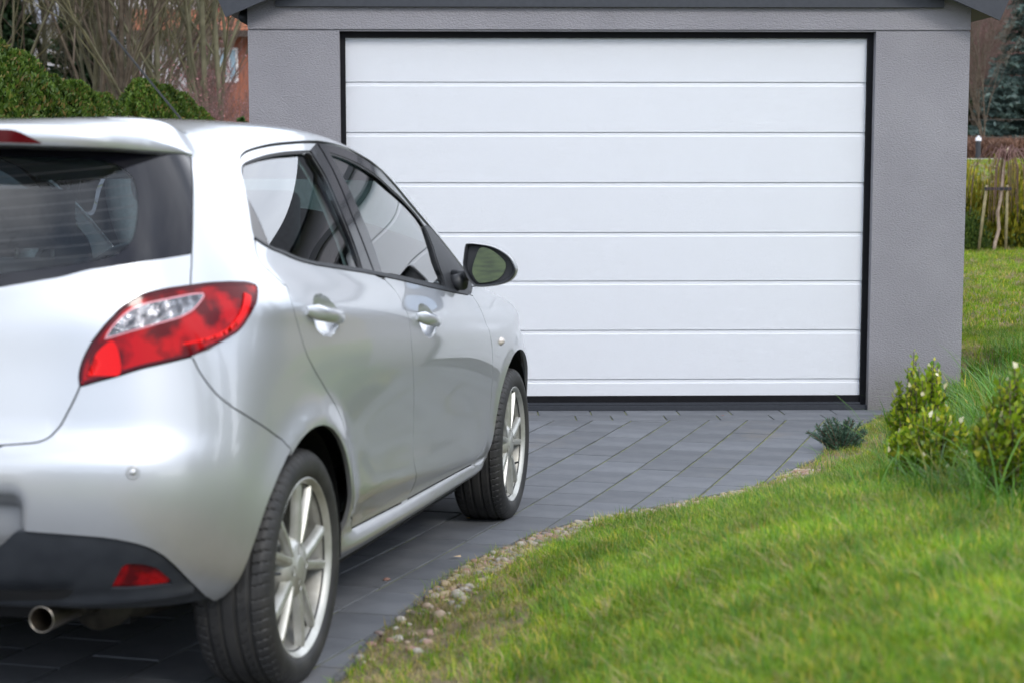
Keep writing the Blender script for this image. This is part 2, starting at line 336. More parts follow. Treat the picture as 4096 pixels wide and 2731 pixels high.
# ground sheet
m,t,b,_,_=nodes('soil_and_turf'); setp(b,rough=.95)
n,r,mp=noise_col(t,b,(.085,.075,.035),(.20,.15,.085),6,8,.38,.62,rough=.75); bump(t,b,25,.6,.03); TURF=m
def grid(name,xs,ys,mat,fn=ground_z,kind='structure'):
    X,Y=np.meshgrid(xs,ys); Zz=fn(X,Y); k=len(xs); V=np.stack([X,Y,Zz],-1).reshape(-1,3); i=np.arange(len(ys)-1)[:,None]*k+np.arange(k-1)[None]; Q=np.stack([i,i+1,i+k+1,i+k],-1).reshape(-1,4)
    return link(name,fastmesh(name,V,Q,mat,True,4),None,kind=kind) if name else (V,Q)
xs=np.concatenate([np.linspace(-300,-20,30),np.linspace(-18,-3,24),np.linspace(-2.8,-1.2,8),np.linspace(-1.1,4.4,110),np.linspace(4.6,14,40),np.linspace(15,300,40)])
ys=np.concatenate([np.linspace(-120,-2,24),np.linspace(-1.5,1.9,14),np.linspace(2,11,180),np.linspace(11.1,40,90),np.linspace(42,420,50)])
ground=grid('ground',xs,ys,TURF)
# paving bed : sand and moss between the stones
m,t,b,_,_=nodes('joint_sand'); setp(b,rough=.95); noise_col(t,b,(.08,.085,.040),(.19,.21,.075),9,6,.35,.6); bump(t,b,120,.6,.006); SANDM=m
ysb=np.linspace(-6,9.86,60)
V=[];Fq=[]
for y in ysb:
    ex=np.interp(y,EDGE[:,1],EDGE[:,0]); z=float(hdrive(y))-.0055; V+=[(-2.6,y,z),(ex+.01,y,z)]
driveway=link('driveway',fastmesh('driveway',V,[(2*i,2*i+1,2*i+3,2*i+2) for i in range(len(ysb)-1)],SANDM,False,4),None,kind='structure')
# pavers
m,t,b,_,_=nodes('concrete_paver'); setp(b,rough=.78,spec=.35)
n,r,mp=noise_col(t,None,(.095,.102,.115),(.140,.147,.160),5,9,.32,.68,rough=.62)
geo=t.nodes.new('ShaderNodeTexCoord'); 
oi=t.nodes.new('ShaderNodeObjectInfo'); mr=t.nodes.new('ShaderNodeMapRange'); mr.inputs[3].default_value=.84; mr.inputs[4].default_value=1.14; t.links.new(oi.outputs['Random'],mr.inputs[0])
ml=t.nodes.new('ShaderNodeMixRGB'); ml.blend_type='MULTIPLY'; ml.inputs[0].default_value=1; t.links.new(r.outputs[0],ml.inputs[1]); t.links.new(mr.outputs[0],ml.inputs[2])
# sandy stains laid over in driveway space
st=t.nodes.new('ShaderNodeTexNoise'); st.inputs['Scale'].default_value=1.6; st.inputs['Detail'].default_value=7; st.inputs['Roughness'].default_value=.65
gp=t.nodes.new('ShaderNodeNewGeometry'); t.links.new(gp.outputs['Position'],st.inputs['Vector']); sr=t.nodes.new('ShaderNodeValToRGB'); sr.color_ramp.elements[0].position=.58; sr.color_ramp.elements[1].position=.80; sr.color_ramp.elements[0].color=(0,0,0,1); sr.color_ramp.elements[1].color=(.55,.55,.55,1); t.links.new(st.outputs['Fac'],sr.inputs[0])
m2=t.nodes.new('ShaderNodeMixRGB'); m2.inputs[2].default_value=(.20,.17,.13,1); t.links.new(sr.outputs[0],m2.inputs[0]); t.links.new(ml.outputs[0],m2.inputs[1]); t.links.new(m2.outputs[0],b.inputs['Base Color'])
bump(t,b,260,.35,.0012,3); PAVM=m
A18=math.radians(18.2); DV=np.array([math.sin(A18),math.cos(A18)]); NV=np.array([math.cos(A18),-math.sin(A18)])
MEAS={-7:[8.951],-6:[8.181,8.488,8.786],-5:[4.959,5.271,5.591,5.809,7.711,8.018,8.333],-4:[4.597,4.903,5.115,5.439,5.753,6.921,7.237,7.543,7.851,8.153,8.747,9.04],-3:[6.418,6.737,7.046,7.355,7.663,7.965,8.279,8.571],-2:[6.632,6.936,8.068,8.666],-1:[7.313,7.617,7.925,8.23,8.515,8.821,9.105],0:[8.088,8.374,8.674]}
def clip(poly,a,nrm_,off):
    out=[]
    for i in range(len(poly)):
        p,q=poly[i],poly[(i+1)%len(poly)]; dp=p@nrm_-off; dq=q@nrm_-off
        if dp<=0: out.append(p)
        if (dp<0)!=(dq<0) and dp!=dq: out.append(p+(q-p)*(dp/(dp-dq)))
    return out
pav=[]
YM=9.484
for j in range(-15,9):
    n0=-1.118+.2026*j-.0; n1=n0+.2026
    ms=MEAS.get(j,[]); r_=random.Random(j+50); pos=[]
    if ms:
        p=ms[0]
        while p>1.0: p-=.3045; pos.append(p)
        pos=pos[::-1]; last=ms[0]; pos.append(last)
        for q in ms[1:]:
            gap_=q-last; k=max(1,round(gap_/.3045)); 
            for i in range(1,k): pos.append(last+gap_*i/k)
            pos.append(q); last=q
    else: pos=[1.0+r_.random()*.3]; last=pos[0]
    while pos[-1]<12: pos.append(pos[-1]+.3045)
    for a_,b_ in zip(pos[:-1],pos[1:]):
        g0,g1=.0050,.0036
        poly=[NV*(n0+g0)+DV*(a_+g1),NV*(n1-g0)+DV*(a_+g1),NV*(n1-g0)+DV*(b_-g1),NV*(n0+g0)+DV*(b_-g1)]
        whole=True
        c_=sum(poly)/4
        if c_[1]>10 or c_[0]<-2.9 or c_[1]<1.2: continue
        P2=clip(poly,None,np.array([0,1.]),YM)
        if len(P2)<3: continue
        if len(P2)!=4 or any(np.abs(P2[i]-poly[i]).max()>1e-6 for i in range(4)): whole=False
        # driveway edge
        seg=[i for i in range(len(EDGE)-1) if EDGE[i+1][1]>min(p[1] for p in P2)-.02 and EDGE[i][1]<max(p[1] for p in P2)+.02]
        s_=edge_s(np.array([p[0] for p in P2]),np.array([p[1] for p in P2]))
        if s_.min()>-.01: continue
        if s_.max()>0:
            whole=False; cc_=sum(P2)/len(P2); i=min(seg,key=lambda i:np.linalg.norm((EDGE[i]+EDGE[i+1])/2-cc_)) if seg else 0
            d=EDGE[i+1]-EDGE[i]; nn=np.array([d[1],-d[0]])/np.linalg.norm(d); P2=clip(P2,None,nn,nn@EDGE[i]-.004)
            if len(P2)<3: continue
        pav.append((P2,whole,a_,b_))
for xsj,y0,y1 in (([-1.26,-.96,-.66,-.46,-.16,.075,.372,.671,.869,1.166,1.462,1.756,2.05,2.35,2.65],9.688,9.875),([-1.26,-1.06,-.76,-.46,-.22,.08,.277,.574,.772,1.07,1.366,1.66,1.955,2.25],9.490,9.684)):
    for a_,b_ in zip(xsj[:-1],xsj[1:]): 
        pav.append(([np.array(p) for p in ((a_+.0035,y0),(b_-.0035,y0),(b_-.0035,y1-.002),(a_+.0035,y1-.002))],False,0,0))
def paver_mesh(P2,c_):
    P=[np.array([*p,float(hdrive(p[1]))]) for p in P2]; C_=np.array([*c_,float(hdrive(c_[1]))]); k=len(P); bv=.0022
    top=[C_+(p-C_)*(1-bv/ max(.02,np.linalg.norm(p-C_)))-C_ for p in P]; mid=[p-C_-np.array([0,0,.0022]) for p in P]; bot=[p-C_-np.array([0,0,.05]) for p in P]
    V=top+mid+bot; Fc=[tuple(range(k))]+[(i+k*l,i+k*(l+1),(i+1)%k+k*(l+1),(i+1)%k+k*l) for l in (0,1) for i in range(k)]
    return V,Fc
def inview(p,z=0,mar=.04):
    v=np.array([p[0],p[1],z-ZOFF]); cy_,sy_,cp_,sp_=math.cos(YAW),math.sin(YAW),math.cos(PITCH),math.sin(PITCH)
    f=np.array([sy_*cp_,cy_*cp_,-sp_]); r=np.array([cy_,-sy_,0]); u=np.cross(r,f); d=v@f
    if d<.3: return None
    X=v@r/d*7000/4096+.5; Y=.5*2731/4096-(v@u)/d*7000/4096
    return (X,Y,d) if -mar<X<1+mar and -mar<Y<.667+mar else None
ranked=[]
for P2,w_,a_,b_ in pav:
    c_=sum(P2)/len(P2); iv=inview(c_,float(hdrive(c_[1])))
    carx=-1.21+(c_[1]-4.36)*.2345; hid=(c_[0]<carx+.62 and 4.2<c_[1]<7.6)
    ranked.append((1e9 if iv is None else (iv[2]+(50 if hid else 0)),len(ranked)))
ranked.sort(); single={i for k,i in ranked[:296] if k<1e8}
rest=MB(); rs_=random.Random(3); meshcache={}
for i,(P2,w_,a_,b_) in enumerate(pav):
    c_=sum(P2)/len(P2); V,Fc=paver_mesh(P2,c_); dz=rs_.uniform(-.0012,.0012); base=np.array([c_[0],c_[1],float(hdrive(c_[1]))+dz]); tx,ty=rs_.uniform(-.003,.003),rs_.uniform(-.003,.003)
    V=[(v[0],v[1],v[2]+v[0]*tx+v[1]*ty) for v in V]
    if i in single:
        ob=link('paver',mesh('paver',V,Fc,PAVM),driveway); ob.location=base
    else: rest.add([tuple(np.array(v)+base) for v in V],Fc)
rest.obj('paver_field',PAVM,driveway,kind='stuff')
# low edging strip
m_=MB(); ee=[p for p in EDGE if 1<p[1]]; m_.tube([(p[0]+.012,p[1],float(hdrive(p[1]))+.003) for p in ee],.011,6); m_.obj('edging_strip',varied('edging_grey',(.05,.05,.055),(.09,.09,.09),30,rough=.9),driveway)
# ------------------------------------------------------------------ garage
GY=9.9
m,t,b,_,_=nodes('stucco'); setp(b,rough=.92,spec=.2); n_,r_c,mp_=noise_col(t,None,(.268,.261,.283),(.312,.304,.326),2.2,7,.32,.68)
tcw=t.nodes.new('ShaderNodeTexCoord'); sxw=t.nodes.new('ShaderNodeSeparateXYZ'); t.links.new(tcw.outputs['Object'],sxw.inputs[0]); mrw=t.nodes.new('ShaderNodeMapRange'); mrw.interpolation_type='SMOOTHSTEP'; mrw.inputs[1].default_value=.34; mrw.inputs[2].default_value=0; mrw.inputs[3].default_value=0; mrw.inputs[4].default_value=1.1; t.links.new(sxw.outputs[2],mrw.inputs[0])
nw=t.nodes.new('ShaderNodeTexNoise'); nw.inputs['Scale'].default_value=7; nw.inputs['Detail'].default_value=8; mpw=t.nodes.new('ShaderNodeMapping'); mpw.inputs['Scale'].default_value=(1,1,.35); t.links.new(tcw.outputs['Object'],mpw.inputs[0]); t.links.new(mpw.outputs[0],nw.inputs['Vector']); muw=t.nodes.new('ShaderNodeMath'); muw.operation='MULTIPLY'; t.links.new(mrw.outputs[0],muw.inputs[0]); t.links.new(nw.outputs['Fac'],muw.inputs[1])
mxw=t.nodes.new('ShaderNodeMixRGB'); mxw.inputs[2].default_value=(.16,.15,.13,1); t.links.new(muw.outputs[0],mxw.inputs[0]); t.links.new(r_c.outputs[0],mxw.inputs[1]); t.links.new(mxw.outputs[0],b.inputs['Base Color'])
n1=t.nodes.new('ShaderNodeTexNoise'); n1.inputs['Scale'].default_value=120; n1.inputs['Detail'].default_value=4; n1.inputs['Roughness'].default_value=.6; n1.inputs['Distortion'].default_value=.3
tcx=t.nodes.new('ShaderNodeTexCoord'); mpx=t.nodes.new('ShaderNodeMapping'); mpx.inputs['Scale'].default_value=(.7,1,1.25); mpx.inputs['Rotation'].default_value=(0,.5,0)
rp=t.nodes.new('ShaderNodeValToRGB'); rp.color_ramp.elements[0].position=.38; rp.color_ramp.elements[1].position=.62
bp_=t.nodes.new('ShaderNodeBump'); bp_.inputs['Strength'].default_value=.75; bp_.inputs['Distance'].default_value=.0036
t.links.new(tcx.outputs['Object'],mpx.inputs[0]); t.links.new(mpx.outputs[0],n1.inputs['Vector']); t.links.new(n1.outputs['Fac'],rp.inputs[0]); t.links.new(rp.outputs[0],bp_.inputs['Height']); t.links.new(bp_.outputs[0],b.inputs['Normal']); STUCCO=m
m,t,b,_,_=nodes('door_white'); setp(b,base=(.78,.80,.845),rough=.42,spec=.4)
n1=t.nodes.new('ShaderNodeTexNoise'); n1.inputs['Scale'].default_value=13; n1.inputs['Detail'].default_value=7; n1.inputs['Roughness'].default_value=.62; n1.inputs['Distortion'].default_value=1.3
tcx=t.nodes.new('ShaderNodeTexCoord'); mpx=t.nodes.new('ShaderNodeMapping'); mpx.inputs['Scale'].default_value=(1.0,1,16); wv=t.nodes.new('ShaderNodeMath'); wv.operation='SINE'; mlx=t.nodes.new('ShaderNodeMath'); mlx.operation='MULTIPLY'; mlx.inputs[1].default_value=46
bp_=t.nodes.new('ShaderNodeBump'); bp_.inputs['Strength'].default_value=.50; bp_.inputs['Distance'].default_value=.0012
t.links.new(tcx.outputs['Object'],mpx.inputs[0]); t.links.new(mpx.outputs[0],n1.inputs['Vector']); t.links.new(n1.outputs['Fac'],mlx.inputs[0]); t.links.new(mlx.outputs[0],wv.inputs[0]); t.links.new(wv.outputs[0],bp_.inputs['Height']); t.links.new(bp_.outputs[0],b.inputs['Normal']); DOORW=m
ANTH=varied('anthracite_metal',(.027,.031,.040),(.034,.038,.048),40,rough=.5,bs=500,bstr=.15,bd=.0008)
BLKFR=varied('black_frame',(.004,.004,.006),(.007,.007,.009),30,rough=.6,spec=.2)
gar=thing('garage',(0,GY,0),'grey stucco garage with a white sectional door','garage')
XL,XR,DX0,DX1,DZ=-1.243,2.804,-.735,2.273,2.134
def gbox(nm,mat,*bx,parent=gar,**p): q=MB(); q.box(*bx); return q.obj(nm,mat,parent,**p)
gbox('wall_pier',STUCCO,XL,DX0,0,.30,-.3,DZ+.002); gbox('wall_pier',STUCCO,DX1,XR,0,.30,-.3,DZ+.002)
gbox('lintel_joint',STUCCO,XL+.003,XR-.003,.006,.30,DZ+.002,DZ+.012)
# lintel and gable as one wall face
PIT=math.tan(math.radians(23)); apx=(XL+XR)/2; ze=2.30
q=MB(); q.prism([(XL,DZ+.012),(XR,DZ+.012),(XR,2.36),(apx,2.36+(XR-apx)*PIT),(XL,2.36)],-.003,.30); q.obj('gable_wall',STUCCO,gar)
gbox('side_wall',STUCCO,XL,XL+.25,.301,5.6,-.3,2.36); gbox('side_wall',STUCCO,XR-.25,XR,.301,5.6,-.3,2.36); gbox('back_wall',STUCCO,XL+.251,XR-.251,5.3,5.55,-.3,2.36)
# black frame
fd=.060
q=MB(); q.box(DX0,DX0+.028,fd,fd+.08,0,DZ-.026); q.obj('door_frame',BLKFR,gar)
q=MB(); q.box(DX1-.034,DX1,fd,fd+.08,0,DZ-.026); q.obj('door_frame',BLKFR,gar)
q=MB(); q.box(DX0,DX1,fd-.001,fd+.08,DZ-.030,DZ); q.obj('door_frame',BLKFR,gar)
q=MB(); q.box(DX0+.03,DX1-.035,fd+.012,fd+.07,.022,.072); q.obj('door_seal',BLKFR,gar)
q=MB(); q.box(DX0+.001,DX1-.001,fd-.035,fd+.07,-.01,.020); q.box(DX0+.03,DX1-.035,fd-.01,fd+.06,.0215,.034); q.obj('threshold',ANTH,gar)
# ribbed panels (each built with its groove along the upper edge)
k_=(GY+fd+.02)
def zpix(py): 
    d=(-(py*4096/2352-1365.5)/7000*math.cos(PITCH)-math.sin(PITCH)); f=(math.cos(PITCH)-(py*4096/2352-1365.5)/7000*math.sin(PITCH)); return ZOFF+k_*d/f*1.0
ys_=[88]+[188.5,304,419.5,534,645.5,758.5,870.5]+[918.5]
door=link('garage_door',None,gar)
for a_,b_ in zip(ys_[:-1],ys_[1:]):
    z1,z0=zpix(a_),zpix(b_); X0,X1=DX0+.028,DX1-.034; y=fd+.020; prof=[(y,z0+.0),(y,z1-.026),(y+.0045,z1-.0215),(y+.0065,z1-.006),(y+.0065,z1-.0035),(y+.0095,z1-.0028),(y+.0095,z1),(y+.05,z1),(y+.05,z0)]
    if a_==88: prof=[(y,z0),(y,z1),(y+.05,z1),(y+.05,z0)]
    q=MB(); k=len(prof); q.add([(X0,p,z) for p,z in prof]+[(X1,p,z) for p,z in prof],[tuple(range(k)),tuple(range(2*k-1,k-1,-1))]+[(i,(i+1)%k,(i+1)%k+k,i+k) for i in range(k)])
    q.obj('door_panel',DOORW,door)
# trim band across the gable, barge boards, roof
gbox('trim_band',ANTH,XL+.16,XR-.16,-.030,-.0035,2.268,2.312)
def bar_board(s):
    x0=XL-.265 if s<0 else XR+.275; out=[]
    tip=np.array([-1.345,2.200]) if s<0 else np.array([2.928,2.190]); d=np.array([-s*math.cos(math.radians(23)),math.sin(math.radians(23))]); n=np.array([s*math.sin(math.radians(23)),math.cos(math.radians(23))]); Lb=(apx-tip[0])/d[0]
    P=[tip,tip+d*Lb,tip+d*Lb+n*.17,tip+n*.17]
    P[2]=np.array([apx,P[1][1]+.17/math.cos(math.radians(23))]); q=MB(); q.prism([tuple(p) for p in P],-.14,-.115); ob=q.obj('barge_board',ANTH,gar); 
    for u_ in (.14,.9): 
        q=MB(); p=tip+d*(.22+u_*1.0 if u_>.5 else .235)+n*.035; q.lathe([(0,.003),(.006,.003),(.009,0)],14,'y'); o2=q.obj('screw',ANTH,ob); o2.location=(p[0],-.141,p[1]); o2.scale=(1,-1,1)
    # roof slab
    tl_=tip+n*.005; P=[tl_+n*.03,tl_+d*Lb+n*.03,np.array([apx,(tl_+d*Lb)[1]+.17/math.cos(math.radians(23))]),tl_+n*.165]
    q=MB(); q.prism([tuple(p) for p in P],-.114,5.8); q.obj('roof',simple('roof_sheet',(.03,.032,.038),.5) if s<0 else bpy.data.materials['roof_sheet'],gar)
bar_board(-1); bar_board(1)
q=MB(); q.tube([(XL-.03,.10,2.22),(XL-.03,5.6,2.22)],.035,12); q.obj('gutter',ANTH,gar,smooth=True)
# ------------------------------------------------------------------ foliage builders
def cards(C_,up,sz,asp,rng,tilt=.6,curl=0.):
    """one bent leaf-shaped card (2 quads) per centre"""
    n=len(C_); a=rng.rand(n)*2*np.pi; d=up+tilt*rng.randn(n,3); d/=np.linalg.norm(d,axis=1)[:,None]; r=np.stack([np.cos(a),np.sin(a),.3*rng.randn(n)],-1); s=np.cross(d,r); s/=np.linalg.norm(s,axis=1)[:,None]+1e-9; nn=np.cross(s,d)
    sz=sz*(.6+.8*rng.rand(n))[:,None]; w=sz*asp*.5
    b0=C_-d*sz*.5; m0=C_+nn*sz*.12; t0=C_+d*sz*.5
    V=np.stack([b0-s*w*.45,b0+s*w*.45,m0-s*w,m0+s*w,t0],1).reshape(-1,3); k=np.arange(n)[:,None]*5
    T_=np.concatenate([k+[[0,1,3]],k+[[0,3,2]],k+[[2,3,4]]],0)
    return V,T_
def crown_pts(n,fn,rng): return fn(n,rng)
def thuja_pts(n,rng,H,R):
    z=rng.rand(n)**.85; a=rng.rand(n)*2*np.pi; lump=1+.20*np.sin(3*a+3*z)+.20*np.sin(8*a-6*z)*np.sin(9*z+2*a)+.12*np.sin(17*a+23*z)+.07*rng.randn(n)
    prof=np.clip(1.05-z**2.6,0.05,1)**.6*(.75+.25*np.sin(z*3.1)); r=R*prof*lump*(1-.35*rng.rand(n)**3)
    P=np.stack([r*np.cos(a),r*np.sin(a),z*H],-1); up=np.stack([np.cos(a)*.45,np.sin(a)*.45,np.ones(n)],-1); return P,up
THUJA=leafmat('thuja_green',(.022,.058,.008),(.110,.180,.024),(.20,.15,.045),.35); THUJAB=leafmat('thuja_dry',(.10,.055,.025),(.16,.11,.04),None,.25)
BARK=varied('bark_brown',(.07,.052,.036),(.13,.105,.075),14,rough=.9,bs=40,bstr=.5,bd=.01)
BARKG=varied('bark_mossy',(.085,.080,.045),(.15,.14,.085),9,rough=.9)
MB_trunk={}
def trunk_mesh(h,r,mat): q=MB(); q.tube([(0,0,-.1),(.01,0,h*.5),(0,.01,h)],[r,r*.75,r*.4],8); return q.mesh('trunk',mat,True)
thm=[]
for s in range(3):
    rg=np.random.RandomState(10+s); P,up=thuja_pts(42000,rg,1.0,1.0); P=P*[.50,.50,2.0]; V,T_=cards(P,up,.036,.38,rg,.5); V2=V
    dark,_=thuja_pts(500,rg,1.0,1.0); thm.append(fastmesh('crown',V2,T_,THUJA))
thb=fastmesh('crown',*cards(thuja_pts(20000,np.random.RandomState(33),1,1)[0]*[.42,.42,1.7],np.tile([0,0,1.],(20000,1)),.045,.5,np.random.RandomState(5),.7),THUJAB)
tht=trunk_mesh(1.7,.05,BARK)
ORD=['first','second','third','fourth','fifth','sixth','seventh','eighth','ninth','tenth','eleventh','twelfth','thirteenth','fourteenth','fifteenth','sixteenth']
hx=[(-2.98,9.2,2.08),(-2.95,9.9,2.12),(-2.93,10.6,2.14),(-2.92,11.3,2.05),(-2.91,12.1,1.93),(-2.90,12.9,1.92),(-2.89,13.8,1.86),(-2.90,14.7,1.62),(-2.90,15.7,2.04),(-2.90,16.6,2.02),(-2.90,17.5,1.98),(-2.90,18.6,1.86)]
for i,(x,y,h_) in enumerate(hx):
    brown=(i==7); e=thing('dying_thuja' if brown else 'thuja',(x,y,.05),'brown half dead thuja in the gap of the green hedge' if brown else ORD[i]+' green thuja from the left along the hedge','thuja tree',None if brown else 'thujas planted as a hedge left of the driveway')
    c_=link('crown',thb if brown else thm[i%3],e); c_.scale=(1,1,h_/(1.7 if brown else 2.0)); c_.rotation_euler=(0,0,i*1.7); link('trunk',tht,e)
for i,(x,y) in enumerate([(-3.15,8.4),(-3.15,7.4),(-3.2,6.2),(-3.25,5.0)]):   # the hedge goes on out of the frame beside the car
    e=thing('thuja',(x,y,.1),'green thuja of the hedge standing level with the parked car','thuja tree','thujas planted as a hedge left of the driveway'); e['label']=['green thuja of the hedge just past the car roof, nearest the frame edge','green thuja of the hedge level with the car front doors','green thuja of the hedge level with the car rear doors','green thuja of the hedge level with the car tailgate'][i]
    c_=link('crown',thm[i%3],e); c_.rotation_euler=(0,0,i*2.1); link('trunk',tht,e)
# bare trees
def bare_tree(seed,H,n1=9,spread=.5,depth=4,r0=.09,twig=.006,up=.35,stems=1):
    rg=random.Random(seed); segs=[]
    def grow(p,d,L_,r,lv):
        pts=[p]; k=5 if lv<2 else 3; dd=Vector(d)
        for i in range(k):
            dd=(dd+Vector((rg.gauss(0,.10+.04*lv),rg.gauss(0,.10+.04*lv),rg.gauss(0,.06)+up*.12))).normalized(); p=p+dd*(L_/k); pts.append(p)
        rad=[max(twig*.6,r*(1-.75*i/k)) for i in range(k+1)]; segs.append((pts,rad,lv))
        if lv>=depth: return
        nb={0:n1,1:7,2:6,3:5}[lv]
        for i in range(nb):
            f=(.10 if lv==0 else .15)+(.95-(.10 if lv==0 else .15))*(i+rg.random())/nb; q=f*k; j=min(int(q),k-1); pp=pts[j].lerp(pts[j+1],q-j); ax=(pts[j+1]-pts[j]).normalized()
            side=Vector((rg.gauss(0,1),rg.gauss(0,1),rg.gauss(0,.3))); side=(side-ax*side.dot(ax)).normalized(); nd=(ax*(1-spread*.6)+side*spread+Vector((0,0,.15))).normalized()
            grow(pp,nd,L_*(.52 if lv==0 else .55)*(1.15-.5*f)*rg.uniform(.8,1.2),rad[j]*.55,lv+1)
    for s in range(stems):
        grow(Vector((rg.gauss(0,.12)*(stems>1),rg.gauss(0,.12)*(stems>1),-.1)),Vector((rg.gauss(0,.12 if stems>1 else .04),rg.gauss(0,.12 if stems>1 else .04),1)),H*rg.uniform(.75,1),r0,0)
    tk=MB(); V=[];F_=[]; n=0
    for pts,rad,lv in segs:
        if lv<=1: tk.tube(pts,rad,6 if lv==0 else 5,False)
        else:
            up_=None
            for i,p in enumerate(pts):
                tdir=(pts[min(i+1,len(pts)-1)]-pts[max(i-1,0)]).normalized()
                if up_ is None: up_=tdir.orthogonal().normalized()
                b_=tdir.cross(up_); rr=rad[i]
                for q in range(3): a=2.0944*q; V.append(tuple(p+(up_*math.cos(a)+b_*math.sin(a))*rr))
            k=len(pts)
            for i in range(k-1):
                for q in range(3): F_.append((n+i*3+q,n+i*3+(q+1)%3,n+(i+1)*3+(q+1)%3,n+(i+1)*3+q))
            n+=3*k
    return tk,np.array(V),F_,[s for s in segs if s[2]>=depth-1]
TW=leafmat('twig_brown',(.10,.075,.055),(.19,.155,.12),None,.0,.9); TWG=leafmat('twig_olive',(.11,.105,.055),(.20,.18,.10),None,0,.9); TWR=leafmat('twig_red',(.12,.065,.060),(.23,.14,.125),None,0,.8)
BUDR=leafmat('red_buds',(.22,.10,.10),(.40,.20,.20),None,.3)
variants=[]
for s,(sp,mt,bk_) in enumerate([(.55,TWG,BARKG),(.45,TW,BARK),(.62,TWG,BARKG),(.5,TW,BARKG)]):
    tk,V,F_,_=bare_tree(40+s,7.0,10,sp*.8,3,.032,.0045,.5,stems=4); variants.append((tk.mesh('trunk',bk_,True),fastmesh('crown',V,F_,mt,False,4)))
shr=[]
for s in range(3):
    tk,V,F_,tips=bare_tree(70+s,3.0,5,.45,3,.012,.0030,.6,stems=4); rg=np.random.RandomState(s); C_=np.array([p for pts,rad,lv in tips for p in pts[1:]]); C_=C_[rg.rand(len(C_))<.16]+.02*rg.randn(1,3)
    bv,bt_=cards(C_,np.tile([0,0,1.],(len(C_),1)),.035,.6,rg,.8); shr.append((tk.mesh('stems',BARK,True),fastmesh('twigs',V,F_,TWR,False,4),fastmesh('buds',bv,bt_,BUDR)))
def place_tree(i,x,y,h_,v,lab,gz=None):
    e=thing('bare_tree',(x,y,float(ground_z(np.array([x*1.]),np.array([y*1.]))[0]) if gz is None else gz),lab,'tree','leafless trees behind the hedge' if x<0 else 'leafless trees behind the garden')
    a=link('trunk',variants[v][0],e); b_=link('crown',variants[v][1],e); 
    for q in (a,b_): q.scale=(h_/7,)*3; q.rotation_euler=(0,0,i*2.3)
W1=['tall','slender','spreading','crooked','leaning','many-branched','thin','dense','mossy']
spots=[]
rgt=random.Random(5)
rays=[-.275,-.262,-.248,-.236,-.222,-.210,-.199,-.190,-.179,-.168,-.158,-.150,-.141,-.134,-.285,-.205,-.17,-.145,-.25,-.23,-.187,-.155,-.215,-.268,-.128]
PL=['at the left edge of the photo','over the left end of the hedge','before the dark tiled roof','left of the car aerial tip','above the second thuja','right of the tiled roof','behind the aerial tip','just right of the aerial tip','over the low dark shed','right of the low shed','before the orange roof','left of the white window','in front of the white window','beside the garage corner','leftmost of the back row','in the back row above the aerial','in the back row by the shed','in the back row before the orange house','in the back row over the dark roof','in the back row left of the aerial','in the middle row over the hedge gap','in the middle row by the red bushes','in the middle row above the hedge','in the middle row at far left','last before the garage corner']
for i,rx in enumerate(rays):
    if i in (16,20,22,15,9,11,18,13,23,3,12,24,19): continue
    y=22+ (i%5)*2.6 if i<14 else 36+(i%6)*3; spots.append((rx*y,y,(7.5+rgt.random()*2.5) if i<14 else 11+rgt.random()*3,i%4))
    place_tree(i,rx*y,y,spots[-1][2],i%4,W1[i%9]+' bare tree '+PL[i])
for i,(rx,y,h_) in enumerate([(-.156,19.5,1.9),(-.147,20.5,2.1),(-.139,21,2.0),(-.150,23,2.5),(-.164,22,2.0),(-.133,19.8,1.8),(-.142,25,2.6),(-.205,24,1.9),(-.195,25,2.1),(-.185,24,2.0),(-.215,26,2.2),(-.175,26,2.2)]):
    x=rx*y; e=thing('red_twig_bush',(x,y,float(ground_z(np.array([x]),np.array([y]))[0])),['reddish bush','pink-budded bush','red-twigged bush'][i%3]+[' left of the garage corner',' in front of the white window',' closest to the garage wall',' behind the one by the window',' right of the hedge end',' lowest beside the garage',' tallest before the orange house',' behind the hedge right of the tiled roof',' behind the hedge under the aerial tip',' behind the hedge above the brown thuja',' far left behind the hedge',' above the low shed'][i],'bush','reddish bushes behind the hedge')
    for nm,me in zip(('stems','twigs','buds'),shr[i%3]): q=link(nm,me,e,kind='stuff'); q.scale=(h_/3,)*3; q.rotation_euler=(0,0,i*1.3)
# small evergreen by the garage wall
DKG=leafmat('dark_needles',(.012,.035,.012),(.045,.085,.028),None,.15); BLUEG=leafmat('blue_needles',(.055,.095,.085),(.13,.19,.17),None,.15); FIRG=leafmat('fir_green',(.012,.045,.010),(.060,.125,.025),None,.2)
def conifer(seed,H,R,n,sz):
    rg=np.random.RandomState(seed); nb=int(34*H/6)+20; C_=[];U_=[]
    for b_ in range(nb*5):
        z=(b_/(nb*5))**.9; a=rg.rand()*6.283; L_=R*(1-z)**.8*rg.uniform(.75,1.1)+.05; k=int(n/(nb*5)*(.4+1.6*(1-z))); s=rg.rand(k)**.7
        p=np.stack([np.cos(a)*L_*s,np.sin(a)*L_*s,np.full(k,z*H)+ -.25*L_*s+.22*L_*s**2],-1)+rg.randn(k,3)*[.06*L_,.06*L_,.03]*(.3+s[:,None]); C_.append(p); U_.append(np.tile([np.cos(a)*.9,np.sin(a)*.9,.15],(k,1)))
    V,T_=cards(np.concatenate(C_),np.concatenate(U_),sz,.35,rg,.35); return V,T_
cf=fastmesh('crown',*conifer(3,6.0,1.9,26000,.22),FIRG); cfd=fastmesh('crown',*conifer(4,6.0,2.2,26000,.26),DKG); cfb=fastmesh('crown',*conifer(5,6.0,2.0,22000,.20),BLUEG); ctk=trunk_mesh(5.6,.10,BARK)
